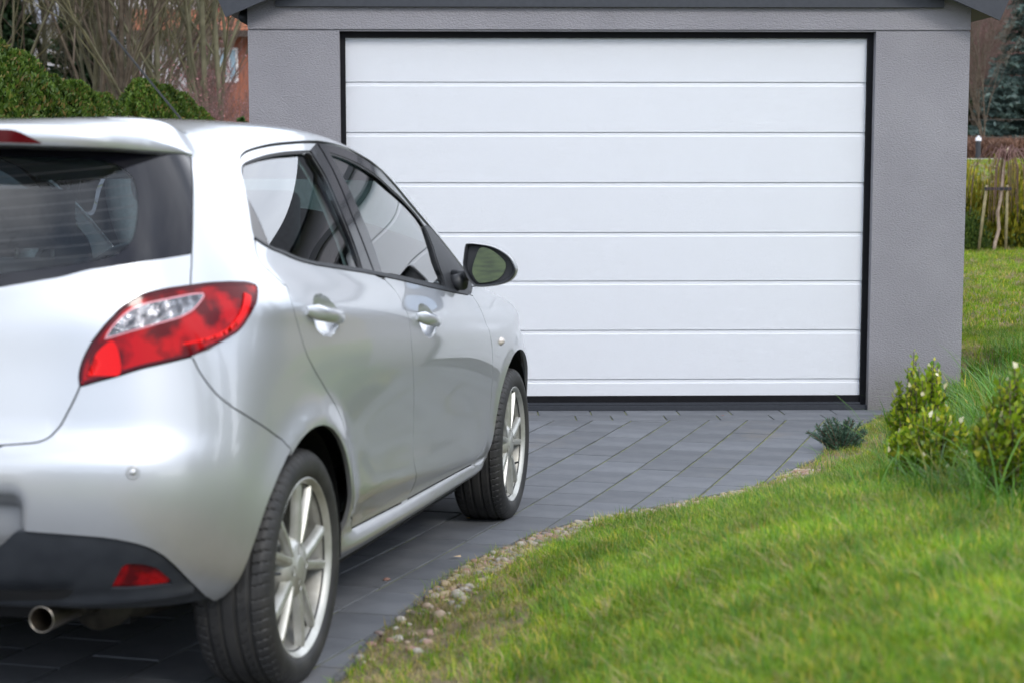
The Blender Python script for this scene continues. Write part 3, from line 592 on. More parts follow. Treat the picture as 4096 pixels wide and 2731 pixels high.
def evergreen(nm,x,y,h_,me,lab,gz=None,grp=None,cat='conifer'):
    e=thing(nm,(x,y,float(ground_z(np.array([x*1.]),np.array([y*1.]))[0])-.05 if gz is None else gz),lab,cat,grp); q=link('crown',me,e); q.scale=(h_/6,)*3; q.rotation_euler=(0,0,x); q=link('trunk',ctk,e); q.scale=(h_/6,)*3
evergreen('young_fir',-.1295*19,19,1.75,cf,'small dark evergreen against the left garage wall')
evergreen('young_fir',-.215*30,30,4.2,cfd,'dark evergreen behind the hedge below the tiled roof')
evergreen('young_fir',-.262*27,27,4.0,cfd,'dark evergreen at the far left behind the hedge')
# right side of the garage
for i,(rx,y,h_,me,lab) in enumerate([(.296,44,9.5,cf,'bright green fir behind the garage eave'),(.330,42,10.5,cfd,'dark fir at the right edge of the photo'),(.282,47,9,cfd,'dark fir hidden mostly by the garage wall'),(.312,50,12,cfd,'tallest dark fir in the back row'),(.300,56,13,cf,'back row fir left of the tallest one'),(.27,54,12,cfd,'back row fir right above the garage wall'),(.345,52,12,cf,'back row fir at the far right'),(.36,46,11,cfd,'dark fir just out of the right edge')]):
    evergreen('fir',rx*y,y,h_,me,lab,None,'firs behind the garden')
evergreen('blue_spruce',.3190*35,35,3.9,cfb,'blue spruce at the right edge behind the path')
place_tree(31,.2925*33,33,3.9,1,'slim bare tree standing right of the garage wall')
0 and place_tree(32,.3155*34,34,5.0,3,'bare sapling in front of the blue spruce')
for i,(rx,y,h_) in enumerate([(.285,36,3.2),(.293,38,3.8),(.301,37,3.4),(.308,39,4.0),(.316,37.5,3.3),(.279,39,4.2),(.324,40,4.4),(.298,41,5.0),(.288,41,4.8),(.312,42,5.2)]):
    x=rx*y; e=thing('red_twig_bush',(x,y,float(ground_z(np.array([x]),np.array([y]))[0])),'reddish brown bare bush '+['touching the garage wall','behind the slim bare tree','left of the blue spruce','behind the blue spruce','at the right edge by the spruce','farther back beside the wall','farther back at the right edge','high in the middle under the eave','high beside the garage corner','high behind the spruce top'][i],'bush','reddish bushes behind the path')
    for nm,me in zip(('stems','twigs','buds'),shr[i%3]): q=link(nm,me,e,kind='stuff'); q.scale=(h_/3,)*3; q.rotation_euler=(0,0,i*1.9)
# low brown hedge, path, wire fence, bollard
rg=np.random.RandomState(8); n=26000; X=rg.uniform(7.2,13,n); Y=rg.uniform(28.6,29.6,n); Zg=ground_z(X,Y); P=np.stack([X,Y,Zg+rg.rand(n)**.8*(.34+.14*vnoise(X,Y,.5,9))],-1)
V,T_=cards(P,np.tile([0,0,1.],(n,1)),.10,.12,rg,.45); tag(link('brown_hedge',fastmesh('brown_hedge',V,T_,leafmat('dry_brown',(.10,.050,.032),(.21,.115,.075),None,.1)),None,kind='stuff'),'low reddish brown twiggy hedge beyond the bank','hedge')
pathm=varied('pale_path',(.30,.29,.25),(.40,.39,.34),4,rough=.9); xs2=np.linspace(5,16,30); ys2=np.linspace(26.9,28.2,5)
grid('path',xs2,ys2,pathm,lambda x,y: ground_z(x,y)+.02)
e=thing('bollard_lamp',(.2896*28,28,float(ground_z(np.array([8.1]),np.array([28.]))[0])),'black bollard lamp with a white pointed cap beyond the bank','lamp')
q=MB(); q.lathe([(0,.30),(.042,.30),(.042,0),(0,0)][::-1],20,'z'); q.obj('post',BLACKPL,e,smooth=False)
q=MB(); q.lathe([(.046,.30),(.046,.335),(.018,.375),(0,.38)],20,'z'); q.obj('lamp_cap',simple('lamp_white',(.85,.87,.92),.4),e)
e=thing('wire_fence',(9,26.8,float(ground_z(np.array([9.]),np.array([26.8]))[0])),'thin grey wire fence running along the path','fence')
for zz in (.35,.62): q=MB(); q.tube([(-3,0,zz),(5,0,zz)],.006,4); q.obj('wire',STEEL,e)
for xx in (-1.6,.6,2.8): q=MB(); q.tube([(xx,0,-.2),(xx,0,.7)],.018,6); q.obj('fence_post',STEEL,e)
# young weeping tree between two stakes
e=thing('weeping_sapling',(6.12,20.2,.27),'young weeping tree tied between two wooden stakes','tree'); YT=varied('stake_wood',(.22,.19,.10),(.32,.27,.15),20,rough=.8)
q=MB(); q.tube([(-.06,0,-.05),(-.04,0,.12),(.0,0,.28),(-.02,0,.48),(.01,0,.62),(.03,0,.95),(.05,0,1.12),(.08,0,1.22)],[.022,.021,.020,.018,.017,.014,.012,.008],10); q.obj('trunk',varied('young_bark',(.30,.22,.17),(.42,.33,.26),30,rough=.8),e,smooth=True)
q=MB(); rg=random.Random(2)
for i in range(46):
    a=rg.uniform(0,6.283); R_=rg.uniform(.12,.42); P=[(.06,0,1.05+rg.random()*.15),(.06+.5*R_*math.cos(a),.5*R_*math.sin(a),1.16+rg.random()*.1),(.06+R_*math.cos(a),R_*math.sin(a),1.0),(.06+1.12*R_*math.cos(a),1.12*R_*math.sin(a),.9-rg.uniform(.2,.55))]; q.tube(P,[.006,.005,.004,.002],4,False)
q.obj('branches',TWR,e,kind='stuff')
q=MB(); q.tube([(.05,0,1.20),(.14,0,1.14)],[.012,.010],8); q.obj('cut_branch',YT,e)
for x0,x1 in ((-.24,-.155),(.085,.085)):
    s_=thing('tree_stake',(6.12+x0,20.2,.22),'left leaning wooden stake of the young tree' if x0<0 else 'right upright wooden stake of the young tree','stake'); q=MB(); q.tube([(0,0,0),(x1-x0,0,.84)],[.018,.017],10); q.obj('post',YT,s_,smooth=True)
q=MB(); q.box(-.19,.13,-.028,-.018,.73,.765); q.obj('tree_tie',BLACKPL,e)
# yellow-green shrubs on the lawn
YEL=leafmat('yellow_thuja',(.10,.13,.012),(.36,.32,.03),(.45,.36,.05),.35); GRN=leafmat('green_shrub',(.03,.07,.015),(.12,.17,.03),None,.3)
def shrub_mesh(seed,n,sz,mat):
    rg=np.random.RandomState(seed); d=rg.randn(n,3); d/=np.linalg.norm(d,axis=1)[:,None]; d[:,2]=np.abs(d[:,2])*1.0; r=(.55+.45*rg.rand(n)**.5)*(1+.18*np.sin(4*np.arctan2(d[:,1],d[:,0])+seed)+.14*rg.randn(n)); P=d*r[:,None]*[1,1,1]; V,T_=cards(P,d+[0,0,.7],sz,.5,rg,.5); return fastmesh('foliage',V,T_,mat)
sA=shrub_mesh(1,7000,.10,YEL); sB=shrub_mesh(2,7000,.10,GRN)
for i,(x,y,rx,rz,me,lab) in enumerate([(5.88,20.9,.30,.88,sA,'tall yellow-green shrub at the garage wall'),(6.42,20.9,.40,.92,sA,'yellow-green shrub behind the staked tree'),(5.75,20.5,.30,.45,sB,'low green shrub against the garage wall'),(6.15,21.2,.35,.40,sB,'low green shrub behind the stakes'),(6.75,20.6,.35,.55,sB,'green shrub at the right edge of the lawn')]):
    e=thing('shrub',(x,y,.25),lab,'shrub'); q=link('foliage',me,e); q.scale=(rx,rx,rz)
for i,(x,y,h_,me) in enumerate([(13,0,5.5,cf),(13.5,3.5,5,cfd),(12,7.5,6.5,cf),(13.5,12,7,cfd),(16,-4,6,cfd),(15,17,8,cf)]):
    evergreen('garden_fir',x,y,h_,me,'garden fir outside the frame on the right, '+['nearest the photographer','level with the car','level with the garage front','beside the garage','behind the photographer','beyond the lawn'][i],None,'firs along the right hand garden edge')
for i in range(9):
    x=-7+i*1.9; e=thing('thuja',(x,-9.5,.1),'hedge thuja across the drive entrance behind the photographer, '+ORD[i]+' from the left','thuja tree','thujas behind the photographer'); q=link('crown',thm[i%3],e); q.scale=(2.2,2.2,1.25); q.rotation_euler=(0,0,i); link('trunk',tht,e)
for i,(x,y) in enumerate([(-7,-3),(-8,3)]): place_tree(50+i,x,y,8,i%4,'bare tree outside the frame, '+['left of the drive','left beyond the hedge'][i],.2)
# ------------------------------------------------------------------ houses
BRICK=varied('orange_brick',(.25,.085,.05),(.34,.13,.08),30,rough=.85,bs=60,bstr=.4,bd=.01); WHT=varied('white_render',(.44,.43,.45),(.52,.51,.53),3,rough=.9); TILEO=varied('orange_tile',(.26,.085,.045),(.42,.15,.075),9,rough=.8); TILEG=varied('grey_tile',(.13,.135,.16),(.19,.20,.23),7,rough=.7); WD=varied('dark_timber',(.03,.02,.016),(.06,.04,.032),20,rough=.8); WPANE=simple('window_pane',(.20,.33,.42),.05,0,spec=.8); WFR=simple('window_white',(.75,.75,.76),.5)
hx0=-.134*72
e=thing('orange_house',(-.134*72,72,3.6),'house with orange tiled roof and white window left of the garage','house')
q=MB(); q.box(-8.5,5,0,8,-6,2.42); q.obj('wall',BRICK,e)
q=MB(); q.box(-4.5,-.78,-.06,-.002,-6,2.35); q.obj('render_panel',WHT,e)
q=MB(); q.prism([(-9,0),(5.5,0),(5.5,.25),(-9,.25)],-.9,-.7); ob=q.obj('eave_board',WD,e); ob.location=(0,0,2.30)
def tiled(nm,x0,x1,y0,z0,y1,z1,rows,mat,parent,th=.05):
    q=MB()
    for i in range(rows):
        a=i/rows; b_=(i+1)/rows; ya,za=y0+(y1-y0)*a,z0+(z1-z0)*a; yb,zb=y0+(y1-y0)*b_,z0+(z1-z0)*b_; q.add([(x0,ya,za+th),(x1,ya,za+th),(x1,yb,zb),(x0,yb,zb),(x0,ya,za),(x1,ya,za)],[(0,1,2,3),(4,5,1,0)])
    return q.obj(nm,mat,parent)
rf=tiled('roof',-9,5.5,-.9,2.55,1.3,3.55,7,TILEO,e)
q=MB(); q.box(-8.5,5,1.25,8,2.43,8.6); q.obj('upper_wall',WHT,e)
def win(x,z,w_,h_,y=-.08,panes=2):
    f=MB(); t_=.09; f.box(x,x+w_,y,y+.07,z,z+t_); f.box(x,x+w_,y,y+.07,z+h_-t_,z+h_); f.box(x,x+t_,y,y+.07,z+t_+.001,z+h_-t_-.001); f.box(x+w_-t_,x+w_,y,y+.07,z+t_+.001,z+h_-t_-.001)
    f.box(x+w_/2-.07,x+w_/2+.07,y+.002,y+.068,z+t_+.001,z+h_-t_-.001); ob=f.obj('window',WFR,e)
    f=MB(); f.box(x+t_,x+w_/2-.075,y+.03,y+.05,z+t_,z+h_-t_); f.obj('pane',WPANE,ob); f=MB(); f.box(x+w_/2+.075,x+w_-t_,y+.03,y+.05,z+t_,z+h_-t_); f.obj('pane',WPANE,ob)
win(-.60,.52,.80,1.38); win(-.98,3.72,.50,1.5,1.17)
q=MB(); q.box(-1.15,-.25,1.05,1.19,3.42,3.70); q.obj('red_sill',simple('red_paint',(.35,.03,.04),.6),e)
e=thing('tiled_house',(-.243*58,58,3.4),'house with a steep grey tiled roof at the upper left','house')
q=MB(); q.box(-4.2,1.4,.6,8,-2,2.8); q.obj('wall',WHT,e)
rt=MB(); 
for i in range(16):
    a=i/16;b_=(i+1)/16; f=lambda s:(-.15+3.2*s,2.05+2.7*s); ya,za=f(a); yb,zb=f(b_); xl=lambda s:-.45-1.15*s; rt.add([(xl(a),ya,za+.06),(1.9,ya,za+.06),(1.9,yb,zb),(xl(b_),yb,zb),(xl(a),ya,za),(1.9,ya,za)],[(0,1,2,3),(4,5,1,0)])
rt.obj('roof',TILEG,e)
q=MB(); q.add([(-.45,-.3,2.0),(-.75,-.3,2.0),(-1.95,2.9,4.9),(-1.6,2.9,4.9)],[(0,1,2,3)]); q.box(-1.9,-.8,.3,.5,1.8,5.2); q.obj('gable_timber',WD,e)
q=MB(); q.box(.9,1.6,2.6,3.2,4.2,5.6); q.obj('chimney',WD,e)
e=thing('low_shed',(-.197*25,25,.4),'low dark roofed shed behind the hedge right of the aerial','shed')
q=MB(); q.box(-.60,.62,0,1.6,-.2,1.02); q.obj('wall',WHT,e)
q=MB(); q.prism([(-.72,1.03),(.70,1.00),(.70,1.12),(.05,1.20),(-.72,1.20)],-.15,1.8); q.obj('roof',ANTH,e)
q=MB(); q.box(.45,.62,-.17,-.155,1.0,1.11); q.obj('orange_panel',simple('orange_sign',(.60,.12,.03),.5),e)
# wooded hillside : far trees that read as one mass
rg=np.random.RandomState(12); n=90000; a=rg.uniform(-150,150,n); Yf=rg.uniform(95,170,n); Zb=ground_z(a,Yf); P=np.stack([a,Yf,Zb+rg.rand(n)*11],-1); V,T_=cards(P,np.tile([0,0,1.],(n,1)),1.5,.30,rg,.5)
link('distant_wood',fastmesh('distant_wood',V,T_,leafmat('far_wood',(.05,.045,.035),(.12,.105,.085),None,.1)),None,kind='stuff')
# ------------------------------------------------------------------ stones along the driveway
def pebble(seed):
    import bmesh
    bm=bmesh.new(); bmesh.ops.create_icosphere(bm,subdivisions=2,radius=1); r=np.random.RandomState(seed); k=r.randn(3,3)*1.6; ph=r.rand(3)*6
    for v in bm.verts: f=1+.10*sum(math.sin(Vector(k[i]).dot(v.co)+ph[i]) for i in range(3)); v.co=v.co*f
    me=bpy.data.meshes.new('pebble'); bm.to_mesh(me); bm.free(); me.polygons.foreach_set('use_smooth',[True]*len(me.polygons)); return me
m,t,b,_,_=nodes('pebble_stone'); setp(b,rough=.75); oi=t.nodes.new('ShaderNodeObjectInfo'); gi=t.nodes.new('ShaderNodeNewGeometry'); ad=t.nodes.new('ShaderNodeMath'); ad.operation='ADD'; fr=t.nodes.new('ShaderNodeMath'); fr.operation='FRACT'; t.links.new(oi.outputs['Random'],ad.inputs[0]); t.links.new(gi.outputs['Random Per Island'],ad.inputs[1]); t.links.new(ad.outputs[0],fr.inputs[0])
r=t.nodes.new('ShaderNodeValToRGB'); r.color_ramp.interpolation='CONSTANT'; e_=r.color_ramp.elements; cols=[(.30,.23,.17),(.34,.29,.24),(.28,.16,.13),(.22,.20,.19),(.36,.33,.29),(.33,.22,.18),(.16,.12,.11),(.36,.28,.18)]
e_[0].color=cols[0]+(1,); e_[1].position=.125; e_[1].color=cols[1]+(1,)
for i in range(2,8): q=e_.new(i/8); q.color=cols[i]+(1,)
ns=t.nodes.new('ShaderNodeTexNoise'); ns.inputs['Scale'].default_value=60; ns.inputs['Detail'].default_value=5; gp=t.nodes.new('ShaderNodeNewGeometry'); t.links.new(gp.outputs['Position'],ns.inputs['Vector']); mr=t.nodes.new('ShaderNodeMapRange'); mr.inputs[3].default_value=.6; mr.inputs[4].default_value=1.3; t.links.new(ns.outputs['Fac'],mr.inputs[0]); mu=t.nodes.new('ShaderNodeMixRGB'); mu.blend_type='MULTIPLY'; mu.inputs[0].default_value=1; t.links.new(fr.outputs[0],r.inputs[0]); t.links.new(r.outputs[0],mu.inputs[1]); t.links.new(mr.outputs[0],mu.inputs[2]); t.links.new(mu.outputs[0],b.inputs['Base Color']); PEB=m
pm=[pebble(i) for i in range(5)]
for q in pm: q.materials.append(PEB)
def edge_pt(y,s):
    x=np.interp(y,EDGE[:,1],EDGE[:,0]); e=.05; dx=(np.interp(y+e,EDGE[:,1],EDGE[:,0])-np.interp(y-e,EDGE[:,1],EDGE[:,0]))/(2*e); nn=np.array([1,-dx])/math.hypot(1,dx); return np.array([x,y])+nn*s
rg=random.Random(4); cand=[]
tries=0
while len(cand)<640 and tries<9000:
    tries+=1; y=rg.uniform(4.3,7.7); dens=.05 if y<5.1 else .22 if y<5.45 else 1.0 if y<6.15 else .7 if y<6.45 else 1.0 if y<7.25 else .5
    if rg.random()>dens: continue
    wd=.16 if y<5.4 else .15 if y<6.2 else .14; s=.02+rg.random()**1.1*wd; p=edge_pt(y,s); r0=rg.uniform(.007,.0165)*(1.35 if rg.random()<.10 else 1)
    if any((p[0]-q[0])**2+(p[1]-q[1])**2<(.78*(r0+q[2]))**2 for q in cand): continue
    cand.append((p[0],p[1],r0,s))
cand.sort(key=lambda q:-q[2]/q[1]); big=cand[:150]; small=cand[150:]
sv_=MB()
for i,(x,y,r0,s) in enumerate(cand):
    z=float(ground_z(np.array([x]),np.array([y]))[0])+r0*.12; sx_,sy_,sz_=r0*rg.uniform(.9,1.5),r0*rg.uniform(.9,1.2),r0*rg.uniform(.6,.85); rot=rg.uniform(0,6.28)
    if i<150:
        ob=link('pebble',pm[i%5],None); ob.location=(x,y,z); ob.scale=(sx_,sy_,sz_); ob.rotation_euler=(rg.uniform(-.3,.3),rg.uniform(-.3,.3),rot); tag(ob,'rounded pebble in the strip between paving and grass','pebble','pebbles in the strip along the driveway edge')
    else:
        me=pm[i%5]; M_=Matrix.Translation((x,y,z))@Matrix.Rotation(rot,4,'Z')@Matrix.Diagonal((sx_,sy_,sz_,1)); sv_.add([tuple(M_@v.co) for v in me.vertices],[tuple(p.vertices) for p in me.polygons])
sv_.obj('gravel',PEB,None,smooth=True,kind='stuff')
# fallen leaf, crumbs on the paving
for (x,y,lab,c_) in ((-.27,5.42,'small orange crumb of clay lying on the paving','crumb'),(-.02,6.55,'tiny yellow leaf beside the front tyre','leaf'),(-.06,5.78,'curled pale dead leaf by the gravel','leaf'),(1.39,9.62,'small red brown leaf near the garage door','leaf')):
    z=float(hdrive(y))+.004; 
    if c_=='crumb': ob=link('clay_crumb',pm[0],None); ob.scale=(.011,.009,.006); ob.location=(x,y,z)
    else:
        q=MB(); k=.022 if 'pale' in lab else .013; q.add([(-k,0,0),(-.2*k,-.35*k,.25*k),(k,-.1*k,.1*k),(.9*k,.15*k,.35*k),(-.1*k,.4*k,.1*k)],[(0,1,4),(1,2,3),(1,3,4)]); ob=q.obj('dead_leaf',simple('dead_leaf_'+str(int(y*10)),(.45,.33,.2) if 'pale' in lab else (.5,.3,.06) if 'yellow' in lab else (.2,.06,.04),.7),None); ob.location=(x,y,z)
    tag(ob,lab,c_)
# ------------------------------------------------------------------ grass
GR=leafmat('grass_green',(.075,.20,.006),(.29,.43,.016),(.62,.48,.07),.42,.45,spec=.35); GRY=leafmat('grass_straw',(.26,.21,.075),(.44,.36,.17),(.14,.20,.03),.3,.6); GRD=leafmat('grass_deep',(.045,.14,.012),(.13,.29,.025),(.25,.24,.05),.4,.4,spec=.4)
def tuft(seed,n,h_,w_,spread,lean,mat,segs=3):
    rg=np.random.RandomState(seed); V=[];F_=[]
    for i in range(n):
        a=rg.rand()*6.283; r=spread*rg.rand()**.5; b0=np.array([r*math.cos(a),r*math.sin(a),-.006]); hh=h_*(.45+.75*rg.rand()); th=rg.rand()*6.283; ln=lean*(.2+1.0*rg.rand()); d=np.array([math.cos(th),math.sin(th),0]); s=np.array([-d[1],d[0],0]); f_=rg.rand()*1.5; s=s*math.cos(f_)+d*math.sin(f_)*.6; k=len(V)
        for j in range(segs):
            q=j/segs; p=b0+np.array([0,0,1])*hh*(q-.30*ln*q*q)+d*hh*ln*q*q; wj=w_*(1-q*.55)*(.7+.6*((i*7)%5)/5); V.append(p-s*wj/2); V.append(p+s*wj/2)
        V.append(b0+np.array([0,0,1])*hh*(1-.36*ln)+d*hh*ln)
        for j in range(segs-1): F_+= [(k+2*j,k+2*j+1,k+2*j+3),(k+2*j,k+2*j+3,k+2*j+2)]
        F_.append((k+2*(segs-1),k+2*(segs-1)+1,k+2*segs))
    return fastmesh('tuft',V,F_,mat)
def scatter(name,Vq,density_attr,tufts,scale=(.7,1.3),seed=0,dmax=1000,parent_kind='stuff'):
    V,Q=Vq; me=fastmesh(name,V,Q,TURF,True,4); at=me.attributes.new('dens','FLOAT','POINT'); at.data.foreach_set('value',np.asarray(density_attr,np.float32))
    ob=link(name,me,None,kind=parent_kind)
    colx=bpy.data.collections.new(name+'_source')
    for i,tm in enumerate(tufts): colx.objects.link(bpy.data.objects.new('%s_tuft_%02d'%(name,i),tm))
    ng=bpy.data.node_groups.new(name,'GeometryNodeTree'); ng.interface.new_socket('Geometry',in_out='INPUT',socket_type='NodeSocketGeometry'); ng.interface.new_socket('Geometry',in_out='OUTPUT',socket_type='NodeSocketGeometry')
    n=ng.nodes; l=ng.links; gi=n.new('NodeGroupInput'); go=n.new('NodeGroupOutput'); dp=n.new('GeometryNodeDistributePointsOnFaces'); na=n.new('GeometryNodeInputNamedAttribute'); na.data_type='FLOAT'; na.inputs[0].default_value='dens'
    l.new(gi.outputs[0],dp.inputs['Mesh']); l.new(na.outputs[0],dp.inputs['Density']); dp.inputs['Seed'].default_value=seed
    ip=n.new('GeometryNodeInstanceOnPoints'); ci=n.new('GeometryNodeCollectionInfo'); ci.inputs[0].default_value=colx; ci.inputs['Separate Children'].default_value=True; ci.inputs['Reset Children'].default_value=True; ip.inputs['Pick Instance'].default_value=True
    rv=n.new('FunctionNodeRandomValue'); rv.data_type='FLOAT_VECTOR'; rv.inputs[0].default_value=(-.15,-.15,0); rv.inputs[1].default_value=(.15,.15,6.283); rv.inputs['Seed'].default_value=seed+1
    rs=n.new('FunctionNodeRandomValue'); rs.data_type='FLOAT'; rs.inputs[2].default_value=scale[0]; rs.inputs[3].default_value=scale[1]; rs.inputs['Seed'].default_value=seed+2
    l.new(dp.outputs['Points'],ip.inputs['Points']); l.new(ci.outputs[0],ip.inputs['Instance']); l.new(rv.outputs[0],ip.inputs['Rotation']); l.new(rs.outputs[1],ip.inputs['Scale']); l.new(ip.outputs[0],go.inputs[0])
    md=ob.modifiers.new('scatter','NODES'); md.node_group=ng; return ob
def region(xs,ys,fn): V,Q=grid(None,xs,ys,None); return (V,Q),fn(V[:,0],V[:,1])
tg=[tuft(i,28,.048,.0025,.024,.85,GR) for i in range(4)]+[tuft(10,16,.05,.0028,.022,1.1,GRY),tuft(12,22,.06,.0032,.02,.6,GRD)]
tshort=[tuft(20+i,14,.030,.0024,.02,1.1,GRY) for i in range(2)]+[tuft(23,14,.036,.0026,.02,.9,GR)]
xs_=np.linspace(-.7,4.2,100); ys_g=np.linspace(1.3,11.4,200)
def dgreen(x,y):
    s=edge_s(x,y); nz=vnoise(x,y,.35,5)+.6*vnoise(x,y,.11,6); near=sstep(.17,.55,s+.34*nz-.22*sstep(6.3,4.3,y))*1.0; gp_=np.clip(1-3.5*np.clip(vnoise(x,y,.5,21)-.30,0,1),0.1,1); d=2300*near*gp_*(s>.02)*np.clip(1.25-.05*(y-3),.6,1.3)
    d=d*((y<9.86)|(x>2.83)); return d
def ddry(x,y):
    s=edge_s(x,y); return 2000*(s>.015)*(s<1.0)*np.clip(1.15-s*1.1,0,1)*(.25+1.2*np.clip(vnoise(x,y,.2,7)+.35,0,1))*((y<9.86)|(x>2.83))
Vq,d_=region(xs_,ys_g,dgreen); scatter('bank_grass',Vq,d_,tg,(.7,1.35),1)
Vq,d_=region(np.linspace(-.7,3.4,80),ys_g,ddry); scatter('dry_grass',Vq,d_,tshort,(.7,1.3),5)
tl_=[tuft(40+i,26,.045,.006,.05,.7,GR) for i in range(3)]+[tuft(45,24,.045,.006,.05,.9,GRY)]
def dl(x,y): return (150+60*vnoise(x,y,.7,3))*((x>2.85)|(y>16))*(x>2.0+.0*y)
Vq,d_=region(np.linspace(2.9,8.5,60),np.linspace(11.3,26.8,90),dl); scatter('lawn_grass',Vq,d_,tl_,(.8,1.3),9)
# long blades round the bushes
tmid=[tuft(60+i,18,.13,.0045,.03,1.0,GRD) for i in range(3)]+[tuft(66,14,.14,.0045,.03,1.15,GR)]
def dmid(x,y):
    r=(x-((3600-2048)/7000+.023)*y); return 420*sstep(-.05,.30,r)*sstep(4.0,5.0,y)*((y<9.86)|(x>2.85))*(y<10.3)*np.clip(.6+1.5*vnoise(x,y,.25,31),.1,2)
Vq,d_=region(np.linspace(.6,3.6,60),np.linspace(3.9,10.4,110),dmid); scatter('rough_grass',Vq,d_,tmid,(.7,1.5),13)
def clump(name,x,y,n,h_,w_,lean,seed,lab,mat=GRD):
    e=link(name,tuft(seed,n,h_,w_,.09,lean,mat,6),None); e.location=(x,y,float(ground_z(np.array([x]),np.array([y]))[0])-.01); tag(e,lab,'grass clump','tufts of long grass on the bank'); return e
def pxX(px,y): return ((px-2048)/7000+.0230)*y
cl_=[(pxX(3950,6.3),6.3,90,.36,.006,.9,'broad clump of tall grass hiding the foot of the garage corner'),(pxX(4060,6.8),6.8,90,.44,.006,.9,'tallest grass clump at the right edge of the photo'),(pxX(4085,5.9),5.9,90,.42,.006,1.0,'arching grass clump at the right edge over the lawn'),(pxX(3900,5.6),5.6,80,.30,.0055,1.0,'tall grass clump just right of the boxwood tip'),(pxX(4000,5.2),5.2,80,.28,.0055,1.0,'long grass between the boxwood and the cut off one'),(pxX(4050,4.8),4.8,60,.26,.0055,1.0,'long grass clump left of the cut off boxwood'),(pxX(3790,6.0),6.0,60,.26,.005,1.0,'grass clump behind the boxwood against the garage wall'),(pxX(3640,5.6),5.6,34,.34,.0045,1.15,'thin long grass left of the boxwood reaching over the door'),(pxX(3990,7.6),7.6,80,.34,.006,.9,'grass clump farthest back beside the garage corner'),(pxX(3850,7.2),7.2,70,.26,.0055,.9,'grass clump touching the garage wall'),(pxX(3880,4.5),4.5,50,.20,.005,1.1,'low pale arching blades on the bank below the boxwoods'),(pxX(4060,8.4),8.4,80,.30,.006,.9,'grass clump behind the tallest one at the right edge'),(pxX(3500,6.4),6.4,40,.15,.004,1.0,'short grass clump between dwarf spruce and boxwood'),(pxX(3330,7.5),7.5,30,.15,.0035,.8,'short spiky tuft at the edge of the paving'),(pxX(3560,4.9),4.9,40,.20,.005,1.1,'arching grass in front of the lower boxwood'),(pxX(4070,4.1),4.1,50,.24,.006,1.0,'nearest long grass at the right edge')]
for i,(x,y,n,h_,w_,le,lab) in enumerate(cl_): clump('long_grass',x,y,n,h_,w_,le,200+i,lab)
# boxwood bushes
BX=leafmat('boxwood_leaf',(.065,.155,.010),(.33,.42,.022),(.50,.48,.05),.5,.35,spec=.35); BXW=leafmat('pale_leaf_tip',(.55,.50,.30),(.75,.70,.5),None,.3)
def boxwood(name,x,y,rx,h_,n,seed,lab):
    rg=np.random.RandomState(seed); gz=float(ground_z(np.array([x]),np.array([y]))[0]); e=thing(name,(x,y,gz-.01),lab,'bush'); q=MB(); C_=[];U_=[];W_=[]
    for i in range(n):
        a=rg.rand()*6.283; rr=rx*rg.rand()**.5; top=h_*(1-.55*(rr/rx)**2)*rg.uniform(.75,1.08); tip=np.array([rr*1.05*math.cos(a),rr*1.05*math.sin(a),top]); base=np.array([.25*rr*math.cos(a),.25*rr*math.sin(a),0]); mid=(base+tip)/2+np.array([.15*rr*math.cos(a),.15*rr*math.sin(a),0]); q.tube([base,mid,tip],[.004,.003,.0015],4,False)
        for k in range(46):
            s=.12+.88*(k/45); p=base*(1-s)**2+2*mid*s*(1-s)+tip*s*s; th=k*2.4; C_.append(p+np.array([math.cos(th),math.sin(th),.3])*.009); U_.append([math.cos(th),math.sin(th),.55+ .9*(s>.9)])
        if rg.rand()<.16: W_.append(tip+[0,0,.005])
    q.obj('branches',BARK,e,kind='stuff'); C_=np.array(C_); V,T_=cards(C_,np.array(U_),.019,.62,rg,.3); link('foliage',fastmesh('foliage',V,T_,BX),e)
    V,T_=cards(np.array(W_),np.tile([0,0,1.],(len(W_),1)),.018,.7,rg,.6); link('leaf_tips',fastmesh('leaf_tips',V,T_,BXW),e,kind='stuff')
boxwood('boxwood',pxX(3710,5.35),5.35,.100,.41,110,3,'yellow-green boxwood bush before the right garage wall')
boxwood('boxwood',pxX(3760,5.1),5.1,.13,.24,110,4,'lower spreading green boxwood in front of the taller one')
boxwood('boxwood',pxX(4110,4.5),4.5,.12,.36,110,5,'boxwood cut by the right edge of the photo')
# dwarf spruce by the paving
rg=np.random.RandomState(6); x,y=pxX(3385,8.3),8.3; gz=float(ground_z(np.array([x]),np.array([y]))[0]); e=thing('dwarf_spruce',(x,y,gz-.02),'small blue-green dwarf spruce at the edge of the paving','bush'); C_=[];U_=[];q=MB()
for i in range(85):
    a=rg.rand()*6.283; el=rg.uniform(.42,1.5); L_=rg.uniform(.10,.19); d=np.array([math.cos(a)*math.cos(el)*1.1,math.sin(a)*math.cos(el),math.sin(el)]); q.tube([(0,0,0),d*L_*.6,d*L_],[.005,.004,.002],4,False)
    for k in range(120):
        s=.25+.75*rg.rand(); th=rg.rand()*6.283; o_=np.cross(d,[math.cos(th),math.sin(th),.3]); o_/=np.linalg.norm(o_); C_.append(d*L_*s+o_*.007); U_.append(o_*.9+d)
q.obj('branches',BARK,e,kind='stuff'); V,T_=cards(np.array(C_),np.array(U_),.021,.14,rg,.1); link('needles',fastmesh('needles',V,T_,leafmat('dwarf_needles',(.04,.09,.055),(.12,.20,.14),None,.1)),e,kind='stuff')

